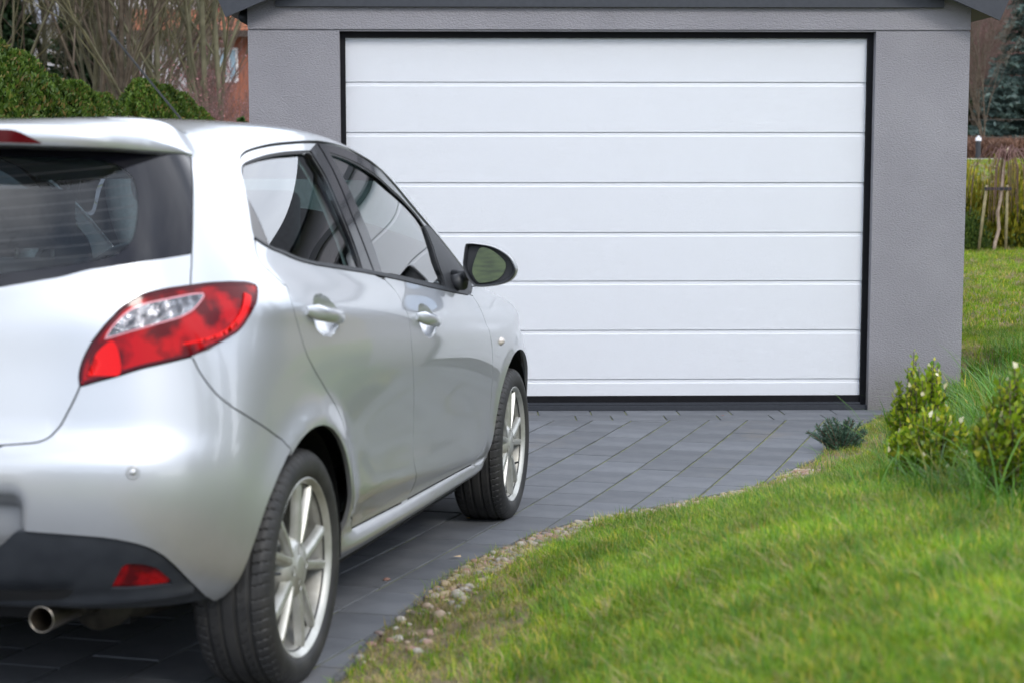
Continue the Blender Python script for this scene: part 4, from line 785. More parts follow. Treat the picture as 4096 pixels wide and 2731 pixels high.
UV={
"seam_top":[[4.292,10.907],[4.444,10.832],[4.462,10.673],[4.369,10.344]],
"seam_glass":[[4.369,10.344],[4.063,9.857],[3.728,9.151],[3.539,8.637],[3.424,8.255],[3.345,7.976]],
"seam_low":[[3.345,7.976],[3.272,7.646],[3.255,7.607],[3.184,7.258]],
"glass_top":[[0.956,10.354],[1.239,10.339],[1.539,10.32],[1.944,10.294],[2.278,10.279],[2.972,10.24],[3.652,10.204],[4.315,10.286]],
"glass_bot":[[1.153,7.203],[1.298,7.286],[1.446,7.368],[1.63,7.462],[1.912,7.644],[2.434,7.799],[3.339,7.971]],
"clear":[[0.972,10.095],[1.422,10.09],[1.795,10.07],[2.007,10.024],[2.162,9.958],[2.311,9.851],[2.43,9.706],[2.491,9.522],[2.509,9.265],[2.503,9.011],[2.47,8.757],[2.405,8.426],[2.354,8.274],[2.278,8.122],[2.16,7.965],[1.972,7.847],[1.703,7.732],[1.415,7.628],[1.141,7.516]],
"lamp_in":[[3.184,7.258],[2.807,7.181],[2.473,7.06],[2.314,6.912],[2.173,6.672],[2.096,6.446],[2.023,6.209],[1.953,5.931],[1.896,5.706],[1.828,5.352],[1.798,5.139],[1.788,4.95],[1.799,4.811]],
"lamp_out":[[3.184,7.258],[3.481,7.302],[3.791,7.301],[4.118,7.223],[4.425,7.042],[4.611,6.858],[4.674,6.7],[4.662,6.549],[4.58,6.363],[4.481,6.233],[4.378,6.115],[4.258,5.994],[4.058,5.831],[3.781,5.72],[3.397,5.542],[3.063,5.341],[2.68,5.213],[2.372,5.104],[2.109,4.966],[1.944,4.886],[1.812,4.811]],
"lamp_clear":[[2.013,5.774],[2.029,5.895],[2.084,6.149],[2.173,6.427],[2.24,6.573],[2.325,6.697],[2.416,6.773],[2.547,6.84],[2.728,6.907],[2.934,6.976],[3.17,7.042],[3.378,7.059],[3.399,6.998],[3.335,6.881],[3.226,6.722],[3.117,6.573],[2.999,6.456],[2.891,6.36],[2.792,6.303],[2.647,6.218],[2.514,6.138],[2.378,6.05],[2.238,5.952],[2.108,5.842]],
"hatch_low":[[1.799,4.811],[1.782,4.719],[1.763,4.63],[1.735,4.514],[1.707,4.406],[1.679,4.297],[1.651,4.204],[1.623,4.139],[1.586,4.064],[1.549,4.014],[1.511,3.983],[1.473,3.963],[1.346,3.936],[1.201,3.911]],
"bump_seam":[[3.063,5.341],[3.11,5.202],[3.167,5.047],[3.289,4.836],[3.459,4.628],[3.619,4.496],[3.81,4.367],[4.196,4.156],[4.468,4.013],[4.711,3.858],[4.731,3.845],[4.853,3.684]],
"bump_arch":[[4.865,3.66],[4.748,3.566],[4.607,3.369],[4.471,3.129],[4.319,2.783],[4.192,2.34],[4.091,1.831],[4.008,1.323],[3.97,0.841],[3.891,0.332],[3.844,0.15]],
"insert_top":[[1.221,2.121],[1.271,2.255],[1.313,2.369],[1.343,2.418],[1.378,2.434],[1.52,2.42],[1.701,2.397],[1.889,2.367],[2.088,2.326],[2.229,2.274],[2.378,2.199],[2.473,2.135],[2.573,2.045],[2.716,1.859],[2.812,1.682],[2.916,1.468],[3.16,0.904],[3.434,0.273],[3.635,0.0]],
"bump_tip":[[3.635,0.0],[3.766,0.003],[3.844,0.15]],
"fog":[[2.152,0.958],[2.195,1.229],[2.238,1.482],[2.266,1.616],[2.311,1.688],[2.42,1.688],[2.552,1.632],[2.658,1.523],[2.754,1.336],[2.837,1.154],[2.857,1.049],[2.826,0.981],[2.661,0.962],[2.488,0.95],[2.324,0.94]],
"sensor":[[2.355,3.52]],
"slot":[[1.155,1.045],[1.348,1.086],[1.541,1.096],[1.707,1.122],[1.808,1.111],[1.795,1.027],[1.768,0.932],[1.716,0.827],[1.645,0.759],[1.452,0.72],[1.112,0.625]],
"open_top":[[5.75,10.421],[5.816,10.508],[5.928,10.595],[6.08,10.655],[6.357,10.73],[6.624,10.783],[6.893,10.826],[7.18,10.873],[7.477,10.919],[7.674,10.937],[7.866,10.952],[8.059,10.961],[8.259,10.972],[8.461,11.0],[8.742,11.0],[8.982,11.0],[9.214,10.934],[9.423,10.862],[9.696,10.676],[9.941,10.553],[10.163,10.519]],
"open_front":[[10.348,10.967],[10.5,11.0],[10.707,11.0],[10.771,10.454],[10.771,9.924],[10.881,9.501],[10.943,9.648]],
"sail_bot":[[10.87,8.321],[10.74,8.023],[10.616,7.838],[10.503,7.728]],
"open_back":[[5.75,10.421],[5.708,10.326],[5.657,10.162],[5.553,9.758],[5.435,9.307],[5.279,8.717],[5.234,8.47],[5.172,8.176]],
"gap_rear":[[5.172,8.176],[5.125,7.973],[5.089,7.743],[5.084,7.517],[5.114,7.315],[5.173,7.013],[5.239,6.74],[5.292,6.527],[5.343,6.487],[5.309,6.176],[5.276,5.931],[5.284,5.712],[5.339,5.484],[5.385,5.276],[5.432,5.104],[5.485,4.963],[5.571,4.816],[5.662,4.682],[5.768,4.54],[5.872,4.392],[5.976,4.245],[6.082,4.082],[6.147,3.954],[6.212,3.801],[6.248,3.632],[6.266,3.422],[6.264,3.337],[6.31,3.139],[6.344,2.962],[6.373,2.728],[6.41,2.421],[6.483,2.068],[6.777,1.592],[6.846,1.328]],
"gap_mid":[[7.783,7.813],[7.868,7.551],[7.906,7.151],[7.896,6.628],[7.889,6.257],[7.904,6.05],[7.901,5.776],[7.89,5.378],[7.886,4.973],[7.917,4.609],[7.967,4.256],[8.024,3.901],[8.078,3.509],[8.103,3.12],[8.065,2.722],[8.049,2.57],[8.046,2.357],[8.077,2.184],[8.103,2.055],[8.154,1.873],[8.219,1.652],[8.264,1.409],[8.227,1.244],[8.103,1.202]],
"gap_front":[[10.519,7.731],[10.646,7.678],[10.667,7.344],[10.691,7.115],[10.639,6.476],[10.632,5.681],[10.659,4.844],[10.738,4.435],[10.805,4.015],[10.844,3.68],[10.865,3.376],[10.876,3.042],[10.86,2.65],[10.796,2.226],[10.673,1.909],[10.538,1.715],[10.37,1.57],[10.249,1.422],[10.172,1.319]],
"door_bot_r":[[6.846,1.328],[6.923,1.273],[7.124,1.26],[7.444,1.254],[7.773,1.239],[8.103,1.202]],
"door_bot_f":[[8.103,1.202],[8.427,1.2],[8.79,1.203],[9.166,1.208],[9.574,1.23],[10.023,1.292],[10.172,1.319]],
"door_bot_r2":[[6.844,1.301],[8.103,1.202]],
"belt_top":[[5.237,8.418],[5.401,8.324],[5.554,8.248],[5.744,8.224],[5.893,8.166],[6.045,8.123],[6.217,8.104],[6.391,8.091],[6.729,8.091],[7.004,8.093],[7.328,8.088],[7.607,8.063],[7.824,8.062],[8.084,8.051],[8.338,8.039],[8.642,8.026],[8.955,7.998],[9.368,7.96],[9.769,7.915],[10.107,7.856],[10.489,7.805]],
"belt_bot":[[5.236,8.364],[5.378,8.254],[5.532,8.176],[5.716,8.131],[5.866,8.072],[6.019,8.028],[6.19,8.006],[6.364,7.994],[6.7,7.986],[6.971,7.975],[7.323,7.966],[7.541,7.954],[7.8,7.928],[8.041,7.914],[8.292,7.895],[8.589,7.862],[8.9,7.825],[9.309,7.776],[9.707,7.728],[10.049,7.689],[10.383,7.677]],
"rg":[[5.744,10.259],[5.801,10.315],[5.872,10.357],[6.053,10.423],[6.252,10.484],[6.471,10.539],[6.659,10.576],[6.904,10.614],[7.212,10.654],[7.235,10.511],[7.267,10.333],[7.289,10.13],[7.297,9.851],[7.298,9.543],[7.306,9.2],[7.326,8.865],[7.337,8.484],[7.318,8.105],[7.007,8.101],[6.731,8.098],[6.394,8.103],[6.22,8.116],[6.049,8.135],[5.899,8.186],[5.747,8.236],[5.558,8.261],[5.557,8.508],[5.555,8.78],[5.546,9.127],[5.515,9.569],[5.578,9.827],[5.646,10.03]],
"quarter_tri":[[5.51,9.559],[5.543,9.12],[5.553,8.773],[5.555,8.501],[5.554,8.248],[5.401,8.324],[5.237,8.418],[5.295,8.72],[5.394,9.134]],
"frame_r_in":[[5.237,8.418],[5.295,8.72],[5.38,9.098],[5.501,9.551],[5.569,9.826],[5.635,10.029],[5.734,10.259],[5.805,10.334],[5.877,10.379],[6.065,10.45],[6.265,10.515],[6.483,10.569],[6.672,10.607],[6.917,10.645],[7.234,10.69]],
"frame_r_out":[[5.216,8.34],[5.238,8.505],[5.279,8.717],[5.409,9.236],[5.546,9.741],[5.655,10.146],[5.719,10.325],[5.758,10.405],[5.828,10.488],[5.923,10.555],[6.064,10.618],[6.34,10.691],[6.607,10.743],[6.877,10.789],[7.163,10.836],[7.459,10.881]],
"pil_r":[[7.247,10.688],[7.459,10.881]],
"pil_r_l":[[7.247,10.688],[7.261,10.523],[7.291,10.337],[7.317,10.14],[7.323,9.864],[7.326,9.553],[7.334,9.209],[7.354,8.875],[7.365,8.494],[7.345,8.091]],
"pil_r_r":[[7.459,10.881],[7.496,10.664],[7.519,10.433],[7.528,10.2],[7.53,9.94],[7.525,9.638],[7.522,9.341],[7.537,9.011],[7.558,8.727],[7.575,8.402],[7.589,8.068]],
"pil_f_l":[[7.494,10.887],[7.532,10.671],[7.552,10.44],[7.565,10.212],[7.566,9.953],[7.561,9.65],[7.558,9.353],[7.573,9.022],[7.594,8.738],[7.611,8.413],[7.621,8.066]],
"pil_f_r":[[7.685,10.91],[7.675,10.755],[7.686,10.527],[7.711,10.311],[7.748,10.008],[7.763,9.678],[7.785,9.336],[7.802,9.026],[7.825,8.587],[7.815,8.064]],
"frame_f_out":[[7.685,10.91],[7.85,10.921],[8.043,10.928],[8.241,10.937],[8.441,10.943],[8.709,10.945],[8.945,10.942],[9.185,10.874],[9.39,10.791],[9.657,10.591],[9.895,10.451],[10.058,10.377]],
"frame_f_in":[[9.866,10.148],[9.78,10.369],[9.6,10.468],[9.376,10.536],[9.109,10.57],[8.863,10.636],[8.608,10.675],[8.349,10.695],[8.094,10.711],[7.877,10.724],[7.679,10.732]],
"fg":[[7.692,10.726],[7.873,10.717],[8.091,10.704],[8.343,10.683],[8.602,10.662],[8.855,10.62],[9.101,10.553],[9.366,10.514],[9.588,10.443],[9.759,10.323],[9.843,10.123],[9.839,9.89],[9.809,9.613],[9.778,9.28],[9.733,8.937],[9.721,8.624],[9.729,8.367],[9.684,7.976],[9.378,7.99],[8.964,8.024],[8.648,8.045],[8.345,8.061],[8.092,8.073],[7.821,8.073],[7.828,8.593],[7.805,9.033],[7.788,9.342],[7.766,9.684],[7.751,10.014],[7.714,10.317],[7.689,10.534]],
"sail_bar_l":[[9.866,10.148],[9.853,9.904],[9.828,9.63],[9.796,9.292],[9.75,8.945],[9.737,8.629],[9.75,8.373],[9.698,7.961]]}
UV={k:[tuple(p) for p in v] for k,v in UV.items()}
# ------------------------------------------------------------------ the car
CAR_O=Vector((-1.21088,4.35825,-1.30362))+Vector((0,0,ZOFF)); CAR_X=Vector((0.228116,0.972639,-0.043994)); CAR_Y=CAR_X.cross(Vector((0,0,1))).normalized(); CAR_Z=CAR_Y.cross(CAR_X)
car=thing('parked_car',CAR_O,'silver five-door hatchback parked nose-in before the garage','car')
# local car frame is (x forward, y to the right-hand side, z up) mirrored into a right-handed frame: local Y = left
car.rotation_euler=Matrix((CAR_X,-CAR_Y,CAR_Z)).transposed().to_euler()
def c2l(P): P=np.array(P,float); P[...,1]*=-1; return P
HANDLES[:]=[(.150,.897,.100,.051,.036),(1.130,.832,.100,.050,.036)]
LU,LV=.35,.10
def nrm(u,v):
    e=1e-3; du=S(u+e,v)-S(u-e,v); vv=np.clip(v,e,11-e); dv=S(u,vv+e)-S(u,vv-e); n=np.cross(du,dv); n=n/(np.linalg.norm(n,axis=-1)[...,None]+1e-12)
    return n*NSIGN,du/(2*e),dv/(2*e)
NSIGN=1.0
_n,_,_=nrm(np.array([7.5]),np.array([4.])); NSIGN=1.0 if _n[0,1]>0 else -1.0
def resample(P,step=.010):
    P=np.array(P,float)*[LU,LV]; out=[]
    n=len(P)
    for i in range(n-1):
        p0=P[max(i-1,0)];p1=P[i];p2=P[i+1];p3=P[min(i+2,n-1)]
        k=max(1,int(np.ceil(np.linalg.norm(p2-p1)/step)))
        for j in range(k):
            s=j/k
            if i==0 or i==n-2 or np.linalg.norm(p2-p1)>.12: q=p1+(p2-p1)*s
            else: q=.5*((2*p1)+(-p0+p2)*s+(2*p0-5*p1+4*p2-p3)*s*s+(-p0+3*p1-3*p2+p3)*s**3)
            out.append(q)
    out.append(P[-1]); return np.array(out)/[LU,LV]
def loop(*curves):
    pts=[]
    for c in curves:
        c=resample(c) if len(c)>2 else resample([c[0],c[1]]) if len(c)==2 else np.array(c)
        for q in c:
            if not pts or np.linalg.norm((np.array(pts[-1])-q)*[LU,LV])>.0025: pts.append(tuple(q))
    if np.linalg.norm((np.array(pts[-1])-pts[0])*[LU,LV])<.0025: pts.pop()
    return np.array(pts)
def area(P): x,y=P[:,0],P[:,1]; return .5*np.sum(x*np.roll(y,-1)-np.roll(x,-1)*y)
def pip(Q,P):
    x,y=Q[:,0],Q[:,1]; ins=np.zeros(len(Q),bool); n=len(P)
    for i in range(n):
        x1,y1=P[i]; x2,y2=P[(i+1)%n]
        c=((y1>y)!=(y2>y))&(x<(x2-x1)*(y-y1)/((y2-y1) if y2!=y1 else 1e-12)+x1); ins^=c
    return ins
def inset(P,g):
    if g==0: return P
    s=1 if area(P*[LU,LV])>0 else -1
    n,du,dv=nrm(P[:,0],P[:,1]); t=(np.roll(P,-1,0)-np.roll(P,1,0)); T3=du*t[:,:1]+dv*t[:,1:]
    T3/=np.linalg.norm(T3,axis=1)[:,None]+1e-9
    W=np.cross(n,T3)*NSIGN*s
    out=P.copy()
    for i in range(len(P)):
        A=np.stack([du[i],dv[i]],1); d=np.linalg.lstsq(A,W[i]*g,rcond=None)[0]
        if P[i,0]<=1e-6 or P[i,0]>=15.999: d[0]=0
        if P[i,1]>=10.985 or P[i,1]<=.001: d[:]=0
        out[i]=P[i]+np.clip(d,-.3,.3)
    return out
def panel(name,poly,mat,parent,gap=.0020,depth=.012,off=0.,step=.020,holes=(),dense=(),mirror='both',fn=None,center=False,label=None,fold=True):
    """a body panel cut from the body surface; off = metres proud of it"""
    P=inset(np.asarray(poly),gap); Hs=[np.asarray(h) for h in holes]; D2=P*[LU,LV]
    lo=D2.min(0); hi=D2.max(0); gx,gy=np.meshgrid(np.arange(lo[0],hi[0],step),np.arange(lo[1],hi[1],step*.8)); gx=gx+((np.arange(gx.shape[0])%2)[:,None])*step*.5
    G=np.stack([gx.ravel(),gy.ravel()],1); 
    for (cx,cz,rx,rz,dp) in dense:
        u0,v0=cx; gx,gy=np.meshgrid(np.arange(u0*LU-rx,u0*LU+rx,rz),np.arange(v0*LV-rx*.75,v0*LV+rx*.75,rz)); G=np.concatenate([G[(np.abs(G[:,0]-u0*LU)>rx)|(np.abs(G[:,1]-v0*LV)>rx*.75)],np.stack([gx.ravel(),gy.ravel()],1)])
    G=G[pip(G,D2)]; allb=[D2]+[h*[LU,LV] for h in Hs]
    for h in allb[1:]: G=G[~pip(G,h)]
    B=np.concatenate(allb)
    if len(G):
        keep=np.ones(len(G),bool)
        lim=np.where(True,.42*step,0)
        for i in range(0,len(G),500): 
            keep[i:i+500]=np.min(np.linalg.norm(G[i:i+500,None]-B[None],axis=2),axis=1)>(.004 if dense else .40*step)
        G=G[keep]
    A=np.concatenate([B,G]); E=[];k=0
    for b in allb: E+=[(k+i,k+(i+1)%len(b)) for i in range(len(b))]; k+=len(b)
    vo,eo,fo,_,_,_=delaunay_2d_cdt([Vector(p) for p in A],E,[],0,1e-6)
    V2=np.array([tuple(p) for p in vo]); T=np.array([f for f in fo if len(f)==3])
    c=V2[T].mean(1); ok=pip(c,D2)
    for h in allb[1:]: ok&=~pip(c,h)
    T=T[ok]; q=V2/[LU,LV]; u,v=q[:,0],q[:,1]
    n,_,_=nrm(u,v); X=S(u,v)+n*off
    if fn is not None: X=fn(X,n,u,v)
    ar=np.cross(X[T[:,1]]-X[T[:,0]],X[T[:,2]]-X[T[:,0]]); fl=np.sum(ar*n[T[:,0]],1)<0; T[fl]=T[fl][:,::-1]
    if fn is not None:      # recompute smooth normals for reshaped pieces
        n2=np.zeros_like(X); ar=np.cross(X[T[:,1]]-X[T[:,0]],X[T[:,2]]-X[T[:,0]])
        for k in range(3): np.add.at(n2,T[:,k],ar)
        n=n2/(np.linalg.norm(n2,axis=1)[:,None]+1e-12)
    # boundary fold
    FV=[];FF=[]
    if fold and depth>0:
        from collections import Counter
        ec=Counter()
        for tr in T:
            for k in range(3): ec[(int(tr[k]),int(tr[(k+1)%3]))]+=1
        bd=[e for e in ec if (e[1],e[0]) not in ec]
        bd=[e for e in bd if not (center and u[e[0]]<1e-4 and u[e[1]]<1e-4)]
        idx={}
        for a,b2 in bd:
            for s_ in (a,b2):
                if s_ not in idx: idx[s_]=len(X)+len(FV); FV.append(X[s_]-n[s_]*depth)
        FF=[(b2,a,idx[a],idx[b2]) for a,b2 in bd]
    XX=np.concatenate([X,np.array(FV).reshape(-1,3)]) if FV else X
    faces=[tuple(map(int,t_)) for t_ in T]+FF
    def build(mir,merge=False):
        Y=XX.copy(); nn=n.copy(); fs=faces
        if mir: Y[:,1]*=-1; nn[:,1]*=-1; fs=[f[::-1] for f in faces]
        return Y,nn,fs
    def mk(Y,nn,fs,parent):
        L_=c2l(Y); nl=c2l(nn); fs=[f[::-1] for f in fs]
        me=bpy.data.meshes.new(name); me.from_pydata(L_.tolist(),[],fs); me.materials.append(mat)
        me.polygons.foreach_set('use_smooth',[True]*len(me.polygons)); me.update()
        nt_=len(X); ln=[]
        fnrm=[p.normal.copy() for p in me.polygons]
        base=len(nn)
        for p in me.polygons:
            flat=len(p.vertices)==4
            for vi in p.vertices:
                ln.append(tuple(fnrm[p.index]) if flat else tuple(nl[vi]))
        me.normals_split_custom_set(ln)
        ob=link(name,me,parent)
        if label: ob['label']=label
        return ob
    if center:
        Y1,n1,f1=build(False); Y2,n2,f2=build(True); k=len(Y1)
        # keep normals array aligned with vertices
        pad=np.zeros((len(Y1)-len(n1),3)); 
        Y=np.concatenate([Y1,Y2]); nn=np.concatenate([n1,pad,n2,pad]); fs=f1+[tuple(i+k for i in f) for f in f2]
        return mk(Y,nn,fs,parent)
    res=[]
    ps=parent if isinstance(parent,(list,tuple)) else (parent,parent)
    pad=np.zeros((len(XX)-len(n),3))
    for mir in ((False,True) if mirror=='both' else (False,)):
        Y,nn,fs=build(mir); res.append(mk(Y,np.concatenate([nn,pad]),fs,ps[1 if mir else 0]))
    return res
def rev(c): return list(c)[::-1]
def flatten(k):
    def f(X,n,u,v):
        m=X.mean(0); _,_,vt=np.linalg.svd(X-m,full_matrices=False); d=(X-m)@vt[2]; return X-(k*d)[:,None]*vt[2]
    return f
c=UV
# ---- wheel arch circles solved on the body surface
def solve_xz(x,z,u0=None):
    u=np.array([u0 if u0 is not None else np.interp(x,[-.35,-.15,.15,.55,.95,1.35,1.75,2.1,2.45,2.75],range(4,14))]); v=np.array([3.])
    for _ in range(30):
        p=S(u,v,False)[0]; e=1e-3; a=(S(u+e,v,False)[0]-p)/e; b_=(S(u,v+e,False)[0]-p)/e
        J=np.array([[a[0],b_[0]],[a[2],b_[2]]]); d=np.linalg.solve(J,[x-p[0],z-p[2]]); d=np.clip(d,-.5,.5); u=np.clip(u+d[0],3.,14); v=np.clip(v+d[1],0,11)
    return (float(u[0]),float(v[0]))
def arch(cx,cz,r,a0,a1,n=26): return [solve_xz(cx+r*math.cos(a),cz+r*math.sin(a)) for a in np.linspace(a0,a1,n)]
RA=arch(-.018,.302,.336,math.radians(188),math.radians(-22))      # rear: back foot -> front foot
FA=arch(2.455,.312,.340,math.radians(200),math.radians(-22))
ia=min(range(len(RA)),key=lambda i:abs(RA[i][0]-c['bump_seam'][-1][0])+abs(RA[i][1]-c['bump_seam'][-1][1])*.3)
RA_b=RA[:ia+1]; RA_f=RA[ia:]
open_f=[(10.163,10.52),(10.35,10.47),(10.50,10.40),(10.65,10.20),(10.78,9.90),(10.90,9.50),(10.96,9.1),(10.95,8.7),(10.87,8.32),(10.74,8.02),(10.616,7.838),(10.503,7.728)]
def dbot(x0,x1,n): return [solve_xz(x,float(np.interp(x,[.487,.98,1.82],[.303,.2965,.300]))) for x in np.linspace(x0,x1,n)]
c['door_bot_r']=dbot(.487,.977,8); c['door_bot_f']=dbot(.977,1.812,12)
c['gap_rear'][-1]=c['door_bot_r'][0]; c['gap_mid'][-1]=c['door_bot_f'][0]; c['gap_front'][-1]=c['door_bot_f'][-1]
# ---- tailgate
tailgate=panel('tailgate',loop([(0,7.25)],[(0,7.22),c['glass_bot'][0]],c['glass_bot'],c['seam_low'],c['lamp_in'],c['hatch_low'],[c['hatch_low'][-1],(0,3.88)]),PAINT,car,center=True,step=.03)
gl_out=loop([(0,10.37),c['glass_top'][0]],c['glass_top'],c['seam_glass'],rev(c['glass_bot']),[c['glass_bot'][0],(0,7.22)])
cl=loop([(0,c['clear'][0][1]+.02)],c['clear'],[(0,c['clear'][-1][1]-.1)])
bd_poly=loop([(0,10.37),c['glass_top'][0]],c['glass_top'],c['seam_glass'],rev(c['glass_bot']),[c['glass_bot'][0],(0,7.22)],[(0,7.22),(0,c['clear'][-1][1]-.1)],rev(c['clear']),[c['clear'][0],(0,c['clear'][0][1]+.02)])
panel('window_border',bd_poly,BORDER,tailgate,center=True,off=-.003,gap=.0012,depth=.006,step=.025)
panel('rear_window',cl,RGLASS,tailgate,center=True,off=-.003,gap=0,depth=0,fold=False)
wires=MB()
for k in range(11):
    vv=7.75+.235*k; us=np.linspace(-1.9,1.9,60); ok=[]
    cu=np.array(c['clear']); 
    for sgn in (1,-1):
        uu=np.linspace(0,2.7,60); vrow=vv-.25+.235*uu; Q=np.stack([uu,vrow],1); ins=pip(Q,cl); uu=uu[ins]; vrow=vrow[ins]
        if len(uu)<4: continue
        n_,_,_=nrm(uu,vrow); A_=S(uu,vrow-.010)-n_*.005; B_=S(uu,vrow+.010)-n_*.005; A_[:,1]*=sgn; B_[:,1]*=sgn
        V=[tuple(p) for q in zip(c2l(A_),c2l(B_)) for p in q]; wires.add(V,[(2*i,2*i+1,2*i+3,2*i+2) for i in range(len(uu)-1)])
wires.obj('heating_wires',simple('heating_wire',(.05,.035,.03),.6),tailgate,kind='stuff')
# ---- spoiler (lofted lip over the rear window)
def spoiler():
    LB=np.array([(-.517,0,1.2905),(-.515,.15,1.290),(-.505,.296,1.289),(-.494,.373,1.287),(-.471,.444,1.286),(-.431,.507,1.285),(-.36,.558,1.283),(-.293,.585,1.282),(-.23,.601,1.282),(-.192,.610,1.281)])
    LT=np.array([(-.517,0,1.330),(-.515,.15,1.3295),(-.505,.297,1.328),(-.494,.373,1.327),(-.471,.444,1.324),(-.431,.507,1.319),(-.36,.558,1.312),(-.293,.585,1.302),(-.23,.601,1.292),(-.192,.610,1.284)])
    BK=np.array([(-.25,0,0),(-.25,.15,0),(-.25,.29,0),(-.245,.36,0),(-.235,.42,0),(-.222,.475,0),(-.205,.520,0),(-.193,.550,0),(-.186,.575,0),(-.184,.600,0)])
    ts=np.linspace(0,9,46); V=[]
    def ip(A,t):
        i=np.clip(np.floor(t),0,8).astype(int); f=t-i; p0=A[max(i-1,0)];p1=A[i];p2=A[i+1];p3=A[min(i+2,9)]; return .5*((2*p1)+(-p0+p2)*f+(2*p0-5*p1+4*p2-p3)*f*f+(-p0+3*p1-3*p2+p3)*f**3)
    for t in ts:
        lb,lt,bk=ip(LB,t),ip(LT,t),ip(BK,t); bk=bk.copy(); bk[2]=roofz(bk[0],bk[1])+.003; 
        if t>6: bk[2]=bk[2]*(9-t)/3+(lt[2]+.012*(9-t)/3+.001)*(1-(9-t)/3)
        inn=lb+np.array([.075*(9-t)/9+.012,0,-.006]); cr_=.009*min(1,(9-t)/3)
        ring=[inn,lb+np.array([.012,0,-.001]),lb+np.array([.003,0,0]),lb+np.array([0,0,.0025]),lb*.5+lt*.5+np.array([-.0015,0,0]),lt+np.array([0,0,-.003]),lt+np.array([.003,0,.0005])]
        for f in (.12,.3,.5,.7,.86,1.0): ring.append(lt*(1-f)+bk*f+np.array([.003*(1-f),0,cr_*math.sin(math.pi*f)+.0005]))
        ring.append(bk+np.array([.035,0,-.008-.02*(t>7)])); V.append(np.array(ring))
    return np.array(V)
def roofz(x,y):
    bu=None; best=9
    uu=np.linspace(4,9,60); tt=np.linspace(0,1,30)
    global _RG
    if '_RG' not in globals():
        a,b_=np.meshgrid(uu,tt); _RG=T(a,b_).reshape(-1,3)
    d=(_RG[:,0]-x)**2+(_RG[:,1]-abs(y))**2; i=np.argsort(d)[:4]; w_=1/(d[i]+1e-6); return float((_RG[i,2]*w_).sum()/w_.sum())
SP=spoiler(); k=SP.shape[1]; V=[];Fc=[]
full=np.concatenate([SP[::-1]*[1,-1,1],SP[1:]]); V=c2l(full.reshape(-1,3)); nn_=len(full)
Fc=[(i*k+j,i*k+j+1,(i+1)*k+j+1,(i+1)*k+j) for i in range(nn_-1) for j in range(k-1)]
me=mesh('roof_spoiler',V,Fc,PAINT,True); me.set_sharp_from_angle(angle=math.radians(60)); spo=link('roof_spoiler',me,tailgate)
# high brake light set in the spoiler's rear face
bl=MB(); ys=np.linspace(-.385,.385,40); V=[]
for y in ys:
    i=np.argmin(np.abs(full[:,3,1]-y)); lo=full[i,3]; hi=full[i,5]; f=min(1,max(0,(.385-abs(y))/.07)); f=f**.5
    V+=[tuple(c2l(lo+[-.003,0,.002])),tuple(c2l(lo+(hi-lo)*(.10+.80*f)+[-.0045,0,0]))]
bl.add(V,[(2*i,2*i+1,2*i+3,2*i+2) for i in range(39)]); bl.obj('brake_light',REDDK,tailgate,label='high mounted dark red brake light')
# ---- tail lights
lamp=loop(rev(c['lamp_in']),c['lamp_out'])
tl=panel('tail_light',lamp,REDL,car,gap=.0022,depth=.02,off=.004,step=.014,label='red tail light with a clear inner lens')
cen=np.mean(lamp,0)
def shrink(P,g): return inset(P,g)
ring=np.concatenate([lamp,lamp[:1]]); inn=shrink(lamp,.011)
panel('lamp_rim',lamp,REDDK,tl,gap=.0024,depth=.004,off=.0052,step=.05,holes=[shrink(lamp,.009)])
clr=loop(c['lamp_clear'])
panel('clear_lens',clr,CLEARL,tl,gap=.003,depth=.004,off=.0065,step=.02)
panel('lens_edge',clr,simple('pink_edge',(.75,.30,.34),.2),tl,gap=0,depth=.003,off=.0058,step=.05,holes=[shrink(clr,.0032)])
# brighter reflex strip along the outer curve and bulb reflector inside the clear lens
lo_=np.array(c['lamp_out']); seg=[(4.32,6.75),(4.42,6.55),(4.30,6.30),(4.05,6.05),(3.68,5.83),(3.2,5.68),(2.9,5.60),(2.92,5.66),(3.35,5.82),(3.7,6.0),(4.02,6.25),(4.2,6.5)]
panel('reflex_strip',loop(seg+[seg[0]]),REDHI,tl,gap=0,depth=.002,off=.0078,step=.03)
seg=[(1.86,4.98),(1.93,5.4),(2.02,5.65),(2.10,5.72),(2.16,5.3),(2.14,4.98)]
panel('reflex_field',loop(seg+[seg[0]]),REDHI,tl,gap=0,depth=.002,off=.0076,step=.03)
# ---- rear bumper
rc=.0
bump_poly=loop([(0,3.86),(c['hatch_low'][-1][0],c['hatch_low'][-1][1]-.02)],rev(c['hatch_low']),rev(c['lamp_out'])[0:12],c['bump_seam'],c['bump_arch'][1:],[c['bump_arch'][-1],(3.74,.0)],[(3.74,0),(3.635,0)],rev(c['insert_top']),[c['insert_top'][0],(1.15,1.98)],[(1.15,1.98),(0,1.9)])
REC=lambda X,n,u,v: X+np.stack([.055*(1/(1+np.exp((u-1.36)/.022)))*(1/(1+np.exp((v-3.02)/.06)))*np.clip((v-1.7)/.25,0,1),0*u,0*u],-1)
bumper=panel('rear_bumper',bump_poly,PAINT,car,center=True,step=.015,fn=None if False else REC)
pl=MB(); pl.box(-.594,-.590,-.26,.26,.455,.565); pl.obj('number_plate',simple('plate_white',(.75,.75,.72),.4),bumper)
ins_poly=loop([(0,1.9),(1.15,1.98)],[(1.15,1.98),c['insert_top'][0]],c['insert_top'],[(3.635,0),(0,0)])
fog=loop(c['fog']+[c['fog'][0]])
slot=loop([(0,c['slot'][0][1]),c['slot'][0]],c['slot'],[c['slot'][-1],(0,c['slot'][-1][1])])
def insfn(X,n,u,v):
    led=.014*np.exp(-((v-.40-.28*np.clip(u-1.6,0,9)/1.5)/.16)**2)*(u<3.2)
    return X-n*.006+n*led[:,None]
